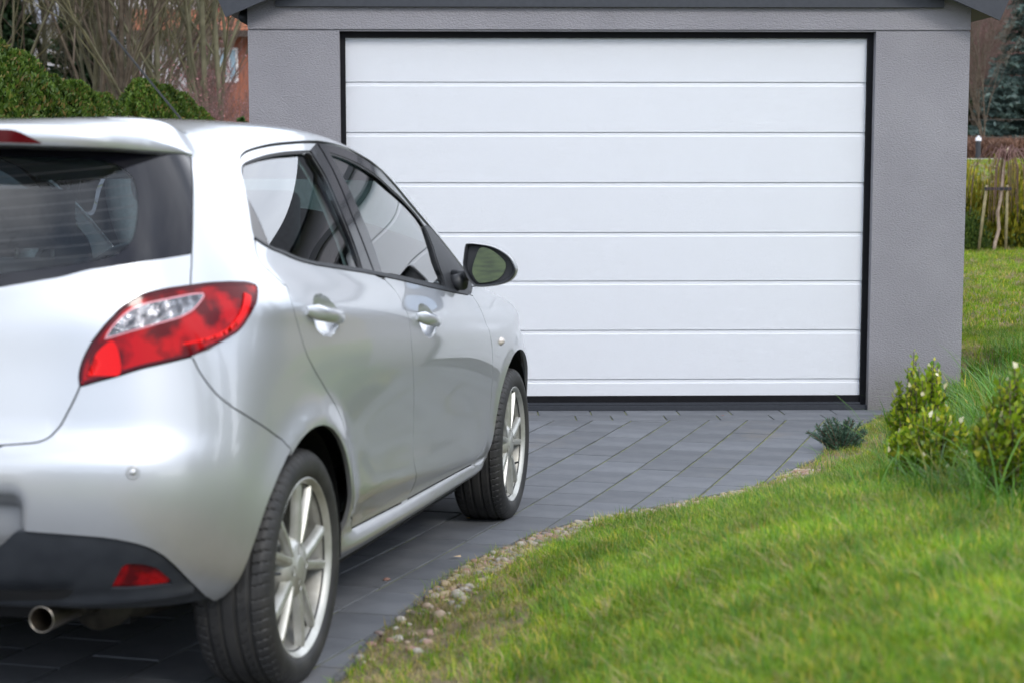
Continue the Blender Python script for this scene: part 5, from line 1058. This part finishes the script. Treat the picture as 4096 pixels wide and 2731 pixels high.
insert=panel('bumper_insert',ins_poly,BUMPBLK,bumper,center=True,step=.014,holes=[fog],fn=insfn)
panel('rear_fog_light',fog,REDL,bumper,gap=.002,depth=.015,off=-.012,step=.02)
sb=MB()
V=[];pp=slot; n_,_,_=nrm(pp[:,0],pp[:,1]); X_=S(pp[:,0],pp[:,1])+n_*.010; 
for sg in (1,-1):
    Y_=X_.copy(); Y_[:,1]*=sg; sb.add(c2l(Y_),[tuple(range(len(Y_)))])
sb.obj('bumper_slot',SHELL,bumper)
for u_,v_ in c['sensor']:
    for sg in (1,-1):
        p=S(np.array([u_]),np.array([v_]))[0]; n_,_,_=nrm(np.array([u_]),np.array([v_])); q=n_[0]; p=p*[1,sg,1]; q=q*[1,sg,1]
        a=MB(); a.lathe([(0,.0035),(.0075,.0035),(.0085,.001),(.0095,.0005),(.0125,.003),(.0145,.0015),(.0155,-.002)],28,'z')
        ob=a.obj('parking_sensor',PAINT,bumper,smooth=True); R_=Vector(c2l(q)).to_track_quat('Z','Y').to_matrix().to_4x4(); ob.matrix_local=Matrix.Translation(Vector(c2l(p)))@R_
# exhaust
ex=MB(); ex.lathe([(.0265,.14),(.0265,-.005),(.0285,-.008),(.0300,-.004),(.0300,.16)],36,'x'); e=ex.obj('exhaust_pipe',CHROME,car,smooth=True); e.location=(-.530,-.399,.257)
ex=MB(); ex.tube([(-.40,-.40,.262),(-.30,-.41,.27)],[.03,.05],20); ex.tube([(-.32,-.42,.275),(-.10,-.50,.285)],[.09,.09],20); ex.obj('silencer',varied('sooty_steel',(.03,.026,.02),(.08,.07,.05),20,rough=.6,metal=.6),car,smooth=True)
# ---- body side with sill and C pillar, wing, doors
side_poly=loop([(3.0,11),(3.05,10.75)],[(3.05,10.75),(3.6,10.42)],[(3.6,10.42),c['seam_glass'][0]],c['seam_glass'],c['seam_low'],c['lamp_out'][:13],c['bump_seam'],RA_f,[RA_f[-1],(6.55,0)],[(6.55,0),(10.62,0)],[(10.62,0),(10.72,.55)],[(10.72,.6),(10.66,1.05),c['door_bot_f'][-1]],rev(c['door_bot_f']),rev(c['door_bot_r']),rev(c['gap_rear']),rev(c['open_back']),c['open_top'][:13],[(8.742,10.99),(9.0,10.99),(9.214,10.95),(9.42,10.88),(9.70,10.74),(9.95,10.62),(10.163,10.55)],open_f[1:9],[(10.87,8.32),(11.05,8.4)],[(11.05,8.4),(11.9,9.6),(12.1,11)],[(12.1,11),(3.0,11)])
body=panel('body_side',side_poly,PAINT,car,step=.017)
wing_poly=loop([(10.87,8.32),(10.74,8.02),(10.616,7.838),(10.503,7.728)],c['gap_front'],[c['gap_front'][-1],(10.74,.62)],[(10.74,.6),FA[0]],FA,[FA[-1],(13.25,0)],[(13.25,0),(13.35,6),(13.3,11)],[(13.3,11),(12.1,11)],[(12.1,11),(11.9,9.6),(11.05,8.4)])
panel('front_wing',wing_poly,PAINT,car,step=.017)
nose=loop([(13.26,0),(13.36,6),(13.3,8.2)],[(13.3,8.2),(16,8.2)],[(16,8.2),(16,0)],[(16,0),(13.26,0)])
# ---- roof, windscreen, bonnet
def toppart(name,u0,u1,t0,mat,nu=60,ntt=30,cut=None):
    uu,tt=np.meshgrid(np.linspace(u0,u1,nu),np.linspace(t0,1,ntt)); P=T(uu,tt); A=P.reshape(-1,3); k=nu; Fc=[(j*k+i,j*k+i+1,(j+1)*k+i+1,(j+1)*k+i) for j in range(ntt-1) for i in range(nu-1)]
    A2=A*[1,-1,1]; n0=len(A); Fc2=[tuple(n0+q for q in f[::-1]) for f in Fc]
    me=bpy.data.meshes.new(name); me.from_pydata(c2l(np.concatenate([A,A2])).tolist(),[],Fc+Fc2); me.materials.append(mat); me.polygons.foreach_set('use_smooth',[True]*len(me.polygons))
    import bmesh; bm=bmesh.new(); bm.from_mesh(me); bmesh.ops.remove_doubles(bm,verts=bm.verts,dist=1e-5); bmesh.ops.recalc_face_normals(bm,faces=bm.faces); 
    if sum(f.normal.z for f in bm.faces)<0: bmesh.ops.reverse_faces(bm,faces=bm.faces)
    bm.to_mesh(me); bm.free(); return link(name,me,car)
toppart('roof',2.4,9.35,0,PAINT,100,40)
toppart('windscreen',9.35,11.95,.06,SGLASS)
toppart('windscreen_pillar',9.35,11.95,0,PAINT,60,30) if False else None
ap=MB(); uu,tt=np.meshgrid(np.linspace(9.35,12.1,50),np.linspace(0,.07,5)); P=T(uu,tt); 
for sg in (1,-1): ap.add(c2l(P.reshape(-1,3)*[1,sg,1]),[(j*50+i,j*50+i+1,(j+1)*50+i+1,(j+1)*50+i) for j in range(4) for i in range(49)])
ap.obj('windscreen_pillar',PAINT,car,smooth=True)
toppart('bonnet',11.97,15.3,0,PAINT,60,30)
panel('front_bumper',nose,PAINT,car,step=.05)
panel('headlight',loop([(13.5,6.2),(13.4,8),(14.4,8),(14.9,6.4)],[(14.9,6.4),(13.5,6.2)]),CLEARL,car,gap=0,off=.006,step=.05)
panel('front_grille',loop([(14.9,1.5),(14.8,4),(16,4)],[(16,4),(16,1.5)],[(16,1.5),(14.9,1.5)]),BLACKPL,car,gap=0,off=.006,step=.05)
# ---- doors
bt=c['belt_top']; bb=c['belt_bot']; im=11
rd_poly=loop([c['gap_rear'][0],bb[0]],bb[:im+1],[bb[im],c['gap_mid'][0]],c['gap_mid'],rev(c['door_bot_r']),rev(c['gap_rear']))
def uvof(px): return px
def dn(cx,cz): return [(solve_xz(cx,cz),None,.115,.0050,0)]
rdoors=panel('rear_door',rd_poly,PAINT,car,step=.017,dense=dn(.150,.897),depth=.014)
fd_poly=loop([c['gap_mid'][0],bb[im+1]],bb[im+1:],[bb[-1],c['gap_front'][0]],c['gap_front'],rev(c['door_bot_f']),rev(c['gap_mid']))
fdoors=panel('front_door',fd_poly,PAINT,car,step=.017,dense=dn(1.130,.832),depth=.014)
panel('door_frame',loop(c['frame_r_out'],[c['frame_r_out'][-1],c['frame_r_in'][-1]],rev(c['frame_r_in'])),PAINT,rdoors,gap=.0005,depth=.02,off=-.004,step=.02)
panel('door_pillar',loop(c['pil_r'],c['pil_r_r'],[c['pil_r_r'][-1],c['pil_r_l'][-1]],rev(c['pil_r_l'])),GLOSSB,rdoors,gap=.0005,depth=.02,off=-.003,step=.02)
panel('door_pillar',loop(c['pil_f_l'],[c['pil_f_l'][-1],c['pil_f_r'][-1]],rev(c['pil_f_r']),[c['pil_f_r'][0],c['pil_f_l'][0]]),GLOSSB,fdoors,gap=.0005,depth=.02,off=-.003,step=.02)
panel('window_frame',loop(c['frame_f_out'],[c['frame_f_out'][-1],c['frame_f_in'][0]],c['frame_f_in'],[c['frame_f_in'][-1],c['frame_f_out'][0]]),GLOSSB,fdoors,gap=.0004,depth=.02,off=-.004,step=.02)
panel('quarter_trim',loop(c['quarter_tri']),simple('grey_trim_ext',(.10,.095,.095),.35),rdoors,gap=.0012,depth=.008,off=-.005,step=.02)
panel('door_window',loop(c['rg']),SGLASS,rdoors,gap=-.004,depth=0,off=-.017,fold=False,step=.025,fn=flatten(.55))
panel('door_window',loop(c['fg']),SGLASS,fdoors,gap=-.004,depth=0,off=-.014,fold=False,step=.025,fn=flatten(.5))
panel('belt_moulding',loop(bt[:im+1],[bt[im],bb[im]],rev(bb[:im+1]),[bb[0],bt[0]]),BLACKPL,rdoors,gap=.0003,depth=.012,off=.003,step=.01)
panel('belt_moulding',loop(bt[im:],[bt[-1],bb[-1]],rev(bb[im:]),[bb[im],bt[im]]),BLACKPL,fdoors,gap=.0003,depth=.012,off=.003,step=.01)
sail=loop(c['sail_bar_l'],[c['sail_bar_l'][-1],bt[-2]],[bt[-2],bt[-1],(10.503,7.728)],rev(open_f)[1:],[open_f[0],c['sail_bar_l'][0]])
panel('mirror_base',sail,BLACKPL,fdoors,gap=.0006,depth=.02,off=-.003,step=.02)
# seal strips : black rubber bands following the openings
def band(name,curve,w,mat,parent,off=-.012):
    c_=resample(curve,.012); t=np.gradient(c_,axis=0); n_,du,dv=nrm(c_[:,0],c_[:,1]); T3=du*t[:,:1]+dv*t[:,1:]; T3/=np.linalg.norm(T3,axis=1)[:,None]; W=np.cross(n_,T3); X=S(c_[:,0],c_[:,1])+n_*off
    a=X-W*w; b_=X+W*w
    for i,sg in enumerate((1,-1)):
        m_=MB(); V=[q for p in zip(c2l(a*[1,sg,1]),c2l(b_*[1,sg,1])) for q in p]; m_.add(V,[(2*i,2*i+1,2*i+3,2*i+2) for i in range(len(a)-1)])
        m_.obj(name,mat,parent[i] if isinstance(parent,(list,tuple)) else parent,smooth=True)
band('window_seal',c['open_back'][::-1]+c['open_top'][1:],.013,SEAL,rdoors)
band('window_seal',c['rg']+[c['rg'][0]],.0045,SEAL,rdoors,-.0060)
band('window_seal',c['fg']+[c['fg'][0]],.0055,SEAL,fdoors,-.0060)
band('window_seal',c['pil_r_r'],.009,SEAL,rdoors,-.014)
# handles
def handle(x0,x1,z0,z1,parents,seamy):
    ys_=[]
    for s in np.linspace(0,1,15):
        x=x0+(x1-x0)*s; z=z0+(z1-z0)*s; b_=S(*map(lambda q:np.array([q]),solve_xz(x,z)),False)[0][1] if False else seamy(x,z)
        up=.034*math.sin(math.pi*min(1,max(0,(s*.94+.05))))**.42; ys_.append((x,b_+up-.010+(0.0 if s>.1 else -.004),z-.004*math.sin(math.pi*s)))
    for i,sg in enumerate((1,-1)):
        m_=MB(); P=[(x,-y*sg,z) for x,y,z in ys_]; k=14; V=[]
        for j,(x,y,z) in enumerate(P):
            s=j/14; rz_=(.0205-.004*s)*min(1,.50+3.6*min(s,1-s)); ry=.0115*min(1,.45+3.0*min(s,1-s))
            for q in range(k): a=2*math.pi*q/k; V.append((x,y-sg*math.cos(a)*ry,z+math.sin(a)*rz_))
        m_.add(V,[(j*k+q,j*k+(q+1)%k,(j+1)*k+(q+1)%k,(j+1)*k+q) for j in range(14) for q in range(k)]+[tuple(range(k)),tuple(14*k+q for q in range(k))])
        m_.obj('door_handle',PAINT,parents[i],auto=50)
def sidey(x,z): u_,v_=solve_xz(x,z); return float(S(np.array([u_]),np.array([v_]),False)[0][1])
handle(.000,.262,.914,.886,rdoors,sidey); handle(1.005,1.240,.850,.823,fdoors,sidey)
# side repeater
for sg in (1,-1):
    a=MB(); a.lathe([(0,.012),(.5,.011),(.8,.007),(1,.001),(1.08,0)],24,'y'); ob=a.obj('side_repeater',simple('repeater_lens',(.62,.55,.50),.15,0,coat=1),car,smooth=True); y=sidey(2.172,.703); ob.location=(2.172,-y*sg,.703); ob.scale=(.036,-sg,.0155)
# ---- shell, underbody, wells
uu=np.linspace(0,16,160); vv=np.linspace(0,7.7,60); A,B_=np.meshgrid(uu,vv); n_,_,_=nrm(A.ravel(),B_.ravel()); P=S(A.ravel(),B_.ravel())-n_*.024; k=160; Fs=[]
for j in range(59):
    for i in range(159):
        q=[j*k+i,j*k+i+1,(j+1)*k+i+1,(j+1)*k+i]; cc_=P[q].mean(0)
        if j<26 and cc_[0]<-.45 and cc_[1]<.50: continue
        if math.hypot(cc_[0]+.018,cc_[2]-.30)<.365 or math.hypot(cc_[0]-2.455,cc_[2]-.31)<.37: continue
        Fs.append(tuple(q))
m_=MB(); m_.add(c2l(P),Fs); m_.add(c2l(P*[1,-1,1]),Fs); m_.obj('inner_shell',SHELL,car,smooth=True)
m_=MB(); m_.box(.38,2.05,-.70,.70,.17,.26); m_.box(-.30,3.0,-.50,.50,.20,.34); m_.box(-.50,-.30,-.5,.5,.30,.36); m_.obj('underbody',SHELL,car)
for cx,cz in ((-.018,.302),(2.455,.312)):
    for sg in (1,-1):
        m_=MB(); m_.lathe([(.333,-sg*.815),(.345,-sg*.79),(.352,-sg*.58),(0.0,-sg*.57)],36,'y',math.radians(-8),math.radians(150),False); ob=m_.obj('wheel_well',SHELL,car,smooth=True); ob.location=(cx,0,cz)
# ---- wheels
def tyre_mesh():
    NT=540; prof=[];
    pts=[(.200,.070),(.2175,.0835),(.222,.0890),(.232,.0945),(.245,.0972),(.258,.0962),(.269,.0925),(.2765,.0880),(.2815,.083)]
    tread=[(float(np.interp(abs(y),[0,.055,.075,.083],[.2910,.2900,.2862,.2820])),y) for y in np.linspace(.0815,-.0815,58)]
    prof=[(r,y) for r,y in pts]+[(r,y) for r,y in tread]+[(r,-y) for r,y in reversed(pts)]
    pr=np.array(prof); th=np.linspace(0,2*math.pi,NT,endpoint=False); Th,J=np.meshgrid(th,np.arange(len(pr)),indexing='ij'); R_=pr[J,0].copy(); Y_=pr[J,1]
    istr=(R_>.2805)
    for gy in (-.052,-.018,.018,.052): R_=R_-.006*np.exp(-((Y_-gy)/.0042)**4)*istr
    d=Th*.29
    def slit(ph,per,wd): q=((ph/per)%1.0); q=np.minimum(q,1-q)*per; return np.exp(-(q/wd)**4)
    R_=R_-.0045*slit(d-.25*np.abs(Y_)+.006*(Y_>0),.0263,.0017)*(np.abs(Y_)>.058)*(R_>.268)
    R_=R_-.0028*slit(d-1.0*Y_,.0263,.0013)*(np.abs(np.abs(Y_)-.035)<.009)*istr
    Rs=np.where((R_>.224)&(R_<.2805),R_,0)
    Y2=Y_.copy()
    Y2=Y2+np.sign(Y_)*.0012*((np.abs(R_-.262)<.0032)|(np.abs(R_-.2255)<.002))
    let=(((np.floor(Th/(2*math.pi)*90))%3)<1.6)&((Th%(math.pi))>1.9)&(np.abs(R_-.246)<.006); Y2=Y2+np.sign(Y_)*.0010*let
    V=np.stack([R_*np.cos(Th),Y2,R_*np.sin(Th)],-1).reshape(-1,3); m=len(pr); i=np.arange(NT)[:,None]; j=np.arange(m-1)[None]; i2=(i+1)%NT
    Q=np.stack([i*m+j,i*m+j+1,i2*m+j+1,i2*m+j],-1).reshape(-1,4)
    return fastmesh('tyre',V,Q,RUBBER,True,4)
TY=tyre_mesh(); TY.set_sharp_from_angle(angle=math.radians(38))
def rim_mesh(rot):
    a=MB()
    a.lathe([(.2185,.0845),(.2195,.087),(.2165,.0885),(.2120,.0860),(.2080,.078),(.2045,.074)],90)
    # spokes in five pairs
    for p in range(5):
        c0=rot+math.radians(72*p)
        for sg in (1,-1):
            n=18; V=[]
            for i in range(n):
                s=i/(n-1); r=.020+(.2080-.020)*s; ang=c0+sg*math.atan2(.011*min(1,r/.06)+.255*max(0,r-.06),r); hw=np.interp(s,[0,.25,.45,.8,1],[.0150,.0145,.0135,.0130,.0165]); y=np.interp(s,[0,.2,.45,.9,1],[.0755,.0765,.0790,.0790,.0765])
                er=np.array([math.cos(ang),0,math.sin(ang)]); et=np.array([-math.sin(ang),0,math.cos(ang)]); dp=.017+.006*(1-s)
                out=-sg; skew=.0035*sg
                for (x_,h_) in ((-1.0,-dp),(-.92,-.010),(-.62,-.0015),(-.1,0.0),(.62,-.0015),(.92,-.010),(1.0,-dp)):
                    V.append(er*r+et*(x_*hw+skew*0)+np.array([0,y+h_- .004*(x_*sg>0)*abs(x_),0]))
            k=7; a.add(V,[(i*k+j,i*k+j+1,(i+1)*k+j+1,(i+1)*k+j) for i in range(n-1) for j in range(k-1)])
        # web joining the pair near the hub and the rim
        for (ra,rb,ya,yb,w0,w1) in ((.045,.095,.073,.058,17,5),):
            V=[];n=6
            for i in range(n):
                s=i/(n-1); r=ra+(rb-ra)*s
                for q in range(7): an=c0+math.radians((w0+(w1-w0)*s)*(q/3-1)); V.append((r*math.cos(an),ya+(yb-ya)*s-.004*(1-abs(q/3-1)),r*math.sin(an)))
            a.add(V,[(i*7+j,i*7+j+1,(i+1)*7+j+1,(i+1)*7+j) for i in range(n-1) for j in range(6)])
    a.lathe([(0,.0790),(.026,.0790),(.0285,.0783),(.030,.0770),(.056,.0760),(.070,.068),(.080,.045),(.082,.010)],60)
    me=a.mesh('rim',ALLOY,True); me.set_sharp_from_angle(angle=math.radians(44)); return me
bar=MB(); bar.lathe([(.2045,.074),(.1985,.062),(.1945,.030),(.190,.0),(.185,-.05),(.19,-.08),(.21,-.085)],80); BARM=bar.mesh('rim_barrel',BARREL,True)
dk=MB(); dk.lathe([(0,.020),(.06,.020),(.062,.004),(.118,.004),(.120,-.008),(.13,-.05),(0,-.05)],48); DISK=dk.mesh('brake_disc',STEEL,True); DISK.set_sharp_from_angle(angle=math.radians(40))
bk=MB(); bk.lathe([(.186,-.03),(.0,-.03)],48); BACKM=bk.mesh('brake_backplate',SHELL)
RIMS={0:rim_mesh(math.radians(104)),1:rim_mesh(math.radians(100))}
for wx,ri,steer in ((0,0,0),(2.49,1,0)):
    for sg in (1,-1):
        wo=link('wheel',None,car); wo.location=(wx,-.7325*sg,.2905); wo.rotation_euler=(0,0,math.pi if sg==1 else 0)
        # wheel frame: +y is outboard ; right side of the car is local -y
        for nm,me in (('tyre',TY),('rim',RIMS[ri]),('rim_barrel',BARM),('brake_disc',DISK),('brake_backplate',BACKM)): link(nm,me,wo)
        for q in range(4):
            an=math.radians((88 if ri==0 else 74)+90*q); nt_=MB(); nt_.lathe([(.0125,.0008),(.0118,.0022),(.0105,.0012),(.0088,-.003),(.0070,-.006),(.0,-.006)],20,'y'); ob=nt_.obj('wheel_nut',ALLOY if False else BARREL,wo,smooth=True); ob.location=(.0455*math.cos(an),.0762,.0455*math.sin(an)); ob.scale=(.95,1,1.12)
        va=math.radians(5 if ri==0 else 215); vs=MB(); vs.tube([(.185*math.cos(va),.045,.185*math.sin(va)),(.165*math.cos(va),.062,.165*math.sin(va)),(.150*math.cos(va),.080,.150*math.sin(va))],[.005,.0045,.0035],8); vs.obj('valve_stem',BLACKPL,wo,smooth=True)
# rims were drawn for the side seen; spin handled by mirror of frame
# ---- door mirrors
MO=[(.796,.982),(.798,1.019),(.803,1.0535),(.812,1.061),(.839,1.0605),(.889,1.0535),(.927,1.038),(.958,1.015),(.974,.987),(.977,.965),(.961,.940),(.928,.924),(.884,.916),(.849,.914),(.831,.920),(.811,.944)]
def closed(P,n=6):
    P=np.array(P); out=[]
    for i in range(len(P)):
        p0,p1,p2,p3=P[i-1],P[i],P[(i+1)%len(P)],P[(i+2)%len(P)]
        for j in range(n):
            s=j/n; out.append(.5*((2*p1)+(-p0+p2)*s+(2*p0-5*p1+4*p2-p3)*s*s+(-p0+3*p1-3*p2+p3)*s**3))
    return np.array(out)
MOc=closed(MO); mc_=MOc.mean(0)
for sg in (1,-1):
    mo=link('side_mirror',None,car); mo.location=(1.74,-.88*sg,.985)
    def loc(x,P): return [(x-1.74+.03*(q[0]-.88),-(q[0]-.88)*sg,q[1]-.985) for q in P]
    def loft(rings,mat,nm,cap0=False,cap1=True):
        a=MB(); k=len(MOc); V=[p for r in rings for p in r]; Fc=[(i*k+j,i*k+(j+1)%k,(i+1)*k+(j+1)%k,(i+1)*k+j) for i in range(len(rings)-1) for j in range(k)]
        if cap1: Fc.append(tuple((len(rings)-1)*k+j for j in range(k)))
        a.add(V,Fc); return a.obj(nm,mat,mo,auto=55)
    sc=lambda s,dz=0: mc_+(MOc-mc_)*s+np.array([0,dz])
    loft([loc(1.742+d,sc(s)) for d,s in ((0,.985),(.004,1.012),(.02,1.018),(.045,.985),(.068,.90),(.085,.76),(.098,.55),(.105,.3),(.107,.05))],PAINT,'mirror_housing')
    loft([loc(1.74+d,sc(s)) for d,s in ((.006,.99),(-.004,.985),(-.008,.965),(-.004,.90),(.006,.885),(.016,.86))],BLACKPL,'mirror_bezel')
    G=closed([(.829,.965),(.839,1.010),(.856,1.045),(.888,1.041),(.920,1.019),(.941,.993),(.934,.962),(.910,.938),(.866,.928),(.846,.932)])
    a=MB(); a.add([(.002+.03*(q[0]-.88)+(q[0]-.88)*.115+(q[1]-.985)*(-.03),-(q[0]-.88)*sg,q[1]-.985) for q in G],[tuple(range(len(G)))]); a.obj('mirror_glass',MIRR,mo)
    a=MB(); a.tube([(.03,-(.79-.88)*sg,-.055),(.05,-(.74-.88)*sg,-.06)],[.03,.026],16); a.tube([(.045,-(.81-.88)*sg,-.035),(.06,-(.745-.88)*sg,-.035)],[.018,.02],12); a.obj('mirror_foot',BLACKPL,mo,smooth=True)
# ---- antenna
a=MB(); a.tube([(1.36,0,1.365),(1.33,0,1.40),(1.27,0,1.425)],[.02,.014,.008],12); a.tube([(1.29,0,1.418),(.72,0,1.655)],[.0035,.0025],8); a.tube([(.735,0,1.649),(.693,0,1.667)],[.0045,.0040],8); a.obj('antenna',BLACKPL,car,smooth=True)
# ---- interior
def rbox(x0,x1,y0,y1,z0,z1,name,mat,bev=.03,parent=car,rot=None):
    import bmesh
    bm=bmesh.new(); bmesh.ops.create_cube(bm,size=1)
    for v in bm.verts: v.co=Vector(((x0+x1)/2+v.co.x*(x1-x0),(y0+y1)/2+v.co.y*(y1-y0),(z0+z1)/2+v.co.z*(z1-z0)))
    bmesh.ops.bevel(bm,geom=bm.edges[:]+bm.verts[:],offset=bev,segments=4,affect='EDGES',profile=.6); me=bpy.data.meshes.new(name); bm.to_mesh(me); bm.free(); me.materials.append(mat); me.polygons.foreach_set('use_smooth',[True]*len(me.polygons)); me.update()
    ob=link(name,me,parent); return ob
def tilt(ob,px,pz,deg):
    M_=Matrix.Translation((px,0,pz))@Matrix.Rotation(math.radians(deg),4,'Y')@Matrix.Translation((-px,0,-pz)); ob.data.transform(M_)
rs=link('rear_seat',None,car)
q=rbox(.05,.20,-.62,.62,.50,.97,'seat_back',SEATM,.05,rs); tilt(q,.1,.5,-18)
q=rbox(.10,.58,-.60,.60,.38,.52,'seat_cushion',SEATM,.05,rs)
for y in (-.34,.34):
    q=rbox(-.02,.07,y-.13,y+.13,.93,1.035,'headrest',SEATM,.04,rs)
    q=MB(); q.tube([(.03,y-.05,.88),(.03,y-.05,.96)],.006,8); q.tube([(.03,y+.05,.88),(.03,y+.05,.96)],.006,8); q.obj('headrest_post',CHROME,rs,smooth=True)
for y in (-.36,.36):
    fs=link('front_seat',None,car)
    q=rbox(.98,1.13,y-.25,y+.25,.45,1.02,'seat_back',SEATM,.06,fs); tilt(q,1.05,.5,-16)
    q=rbox(1.05,1.55,y-.25,y+.25,.34,.48,'seat_cushion',SEATM,.06,fs)
    q=rbox(.88,.97,y-.13,y+.13,1.04,1.22,'headrest',SEATM,.04,fs); q=MB(); q.tube([(.93,y-.06,.98),(.93,y-.06,1.06)],.006,8); q.tube([(.93,y+.06,.98),(.93,y+.06,1.06)],.006,8); q.obj('headrest_post',CHROME,fs,smooth=True)
q=rbox(1.85,2.35,-.68,.68,.55,.89,'dashboard',DASH,.06); q=rbox(1.80,2.1,.18,.56,.80,.955,'instrument_hood',SEATM,.06)
q=rbox(1.78,1.83,-.62,-.50,.79,.87,'air_vent',SEATM,.015)
sw=MB(); V=[]; 
for i in range(40):
    a=2*math.pi*i/40; V.append((1.62+.05*math.sin(a),.36+.185*math.cos(a),.86+.178*math.sin(a)))
sw.tube(V+[V[0]],.013,10,False); sw.tube([(1.62,.20,.86),(1.63,.36,.85),(1.62,.52,.86)],.018,8); sw.tube([(1.63,.36,.85),(1.9,.36,.78)],.04,12); sw.obj('steering_wheel',SEATM,car,smooth=True)
# lining
uu,tt=np.meshgrid(np.linspace(4.6,9.3,40),np.linspace(.04,1,14)); P=T(uu,tt)-[0,0,.016]; a=MB()
for sg in (1,-1): a.add(c2l(P.reshape(-1,3)*[1,sg,1]),[(j*40+i,j*40+i+1,(j+1)*40+i+1,(j+1)*40+i) for j in range(13) for i in range(39)])
a.obj('headliner',TRIM,car,smooth=True)
def innerband(poly,name,mat,off): panel(name,poly,mat,car,gap=-.012,depth=.0,off=off,fold=False,step=.04)
innerband(loop(c['pil_r_l'],[c['pil_r_l'][-1],(c['pil_f_r'][-1][0]+.1,c['pil_f_r'][-1][1])],rev([(a_+.1,b_) for a_,b_ in c['pil_f_r']]),[c['pil_f_r'][0],c['pil_r_l'][0]]),'pillar_trim',TRIM,-.05)
innerband(loop([(3.9,7.6),(5.2,7.6)],[(5.2,7.6),(5.3,8.6),(5.55,9.6),(5.75,10.9)],[(5.75,10.9),(4.6,10.9)],[(4.6,10.9),(4.1,9.4),(3.9,7.6)]),'pillar_trim',TRIM,-.05)
q=rbox(-.45,.05,-.60,.60,.90,.93,'parcel_shelf',SEATM,.012)
for y in (-.70,.70): rbox(.30,2.0,y-.012,y+.012,.45,.90,'door_lining',DASH,.01)
q=MB(); q.box(.0,2.2,-.68,.68,.26,.30); q.obj('cabin_floor',SHELL,car)
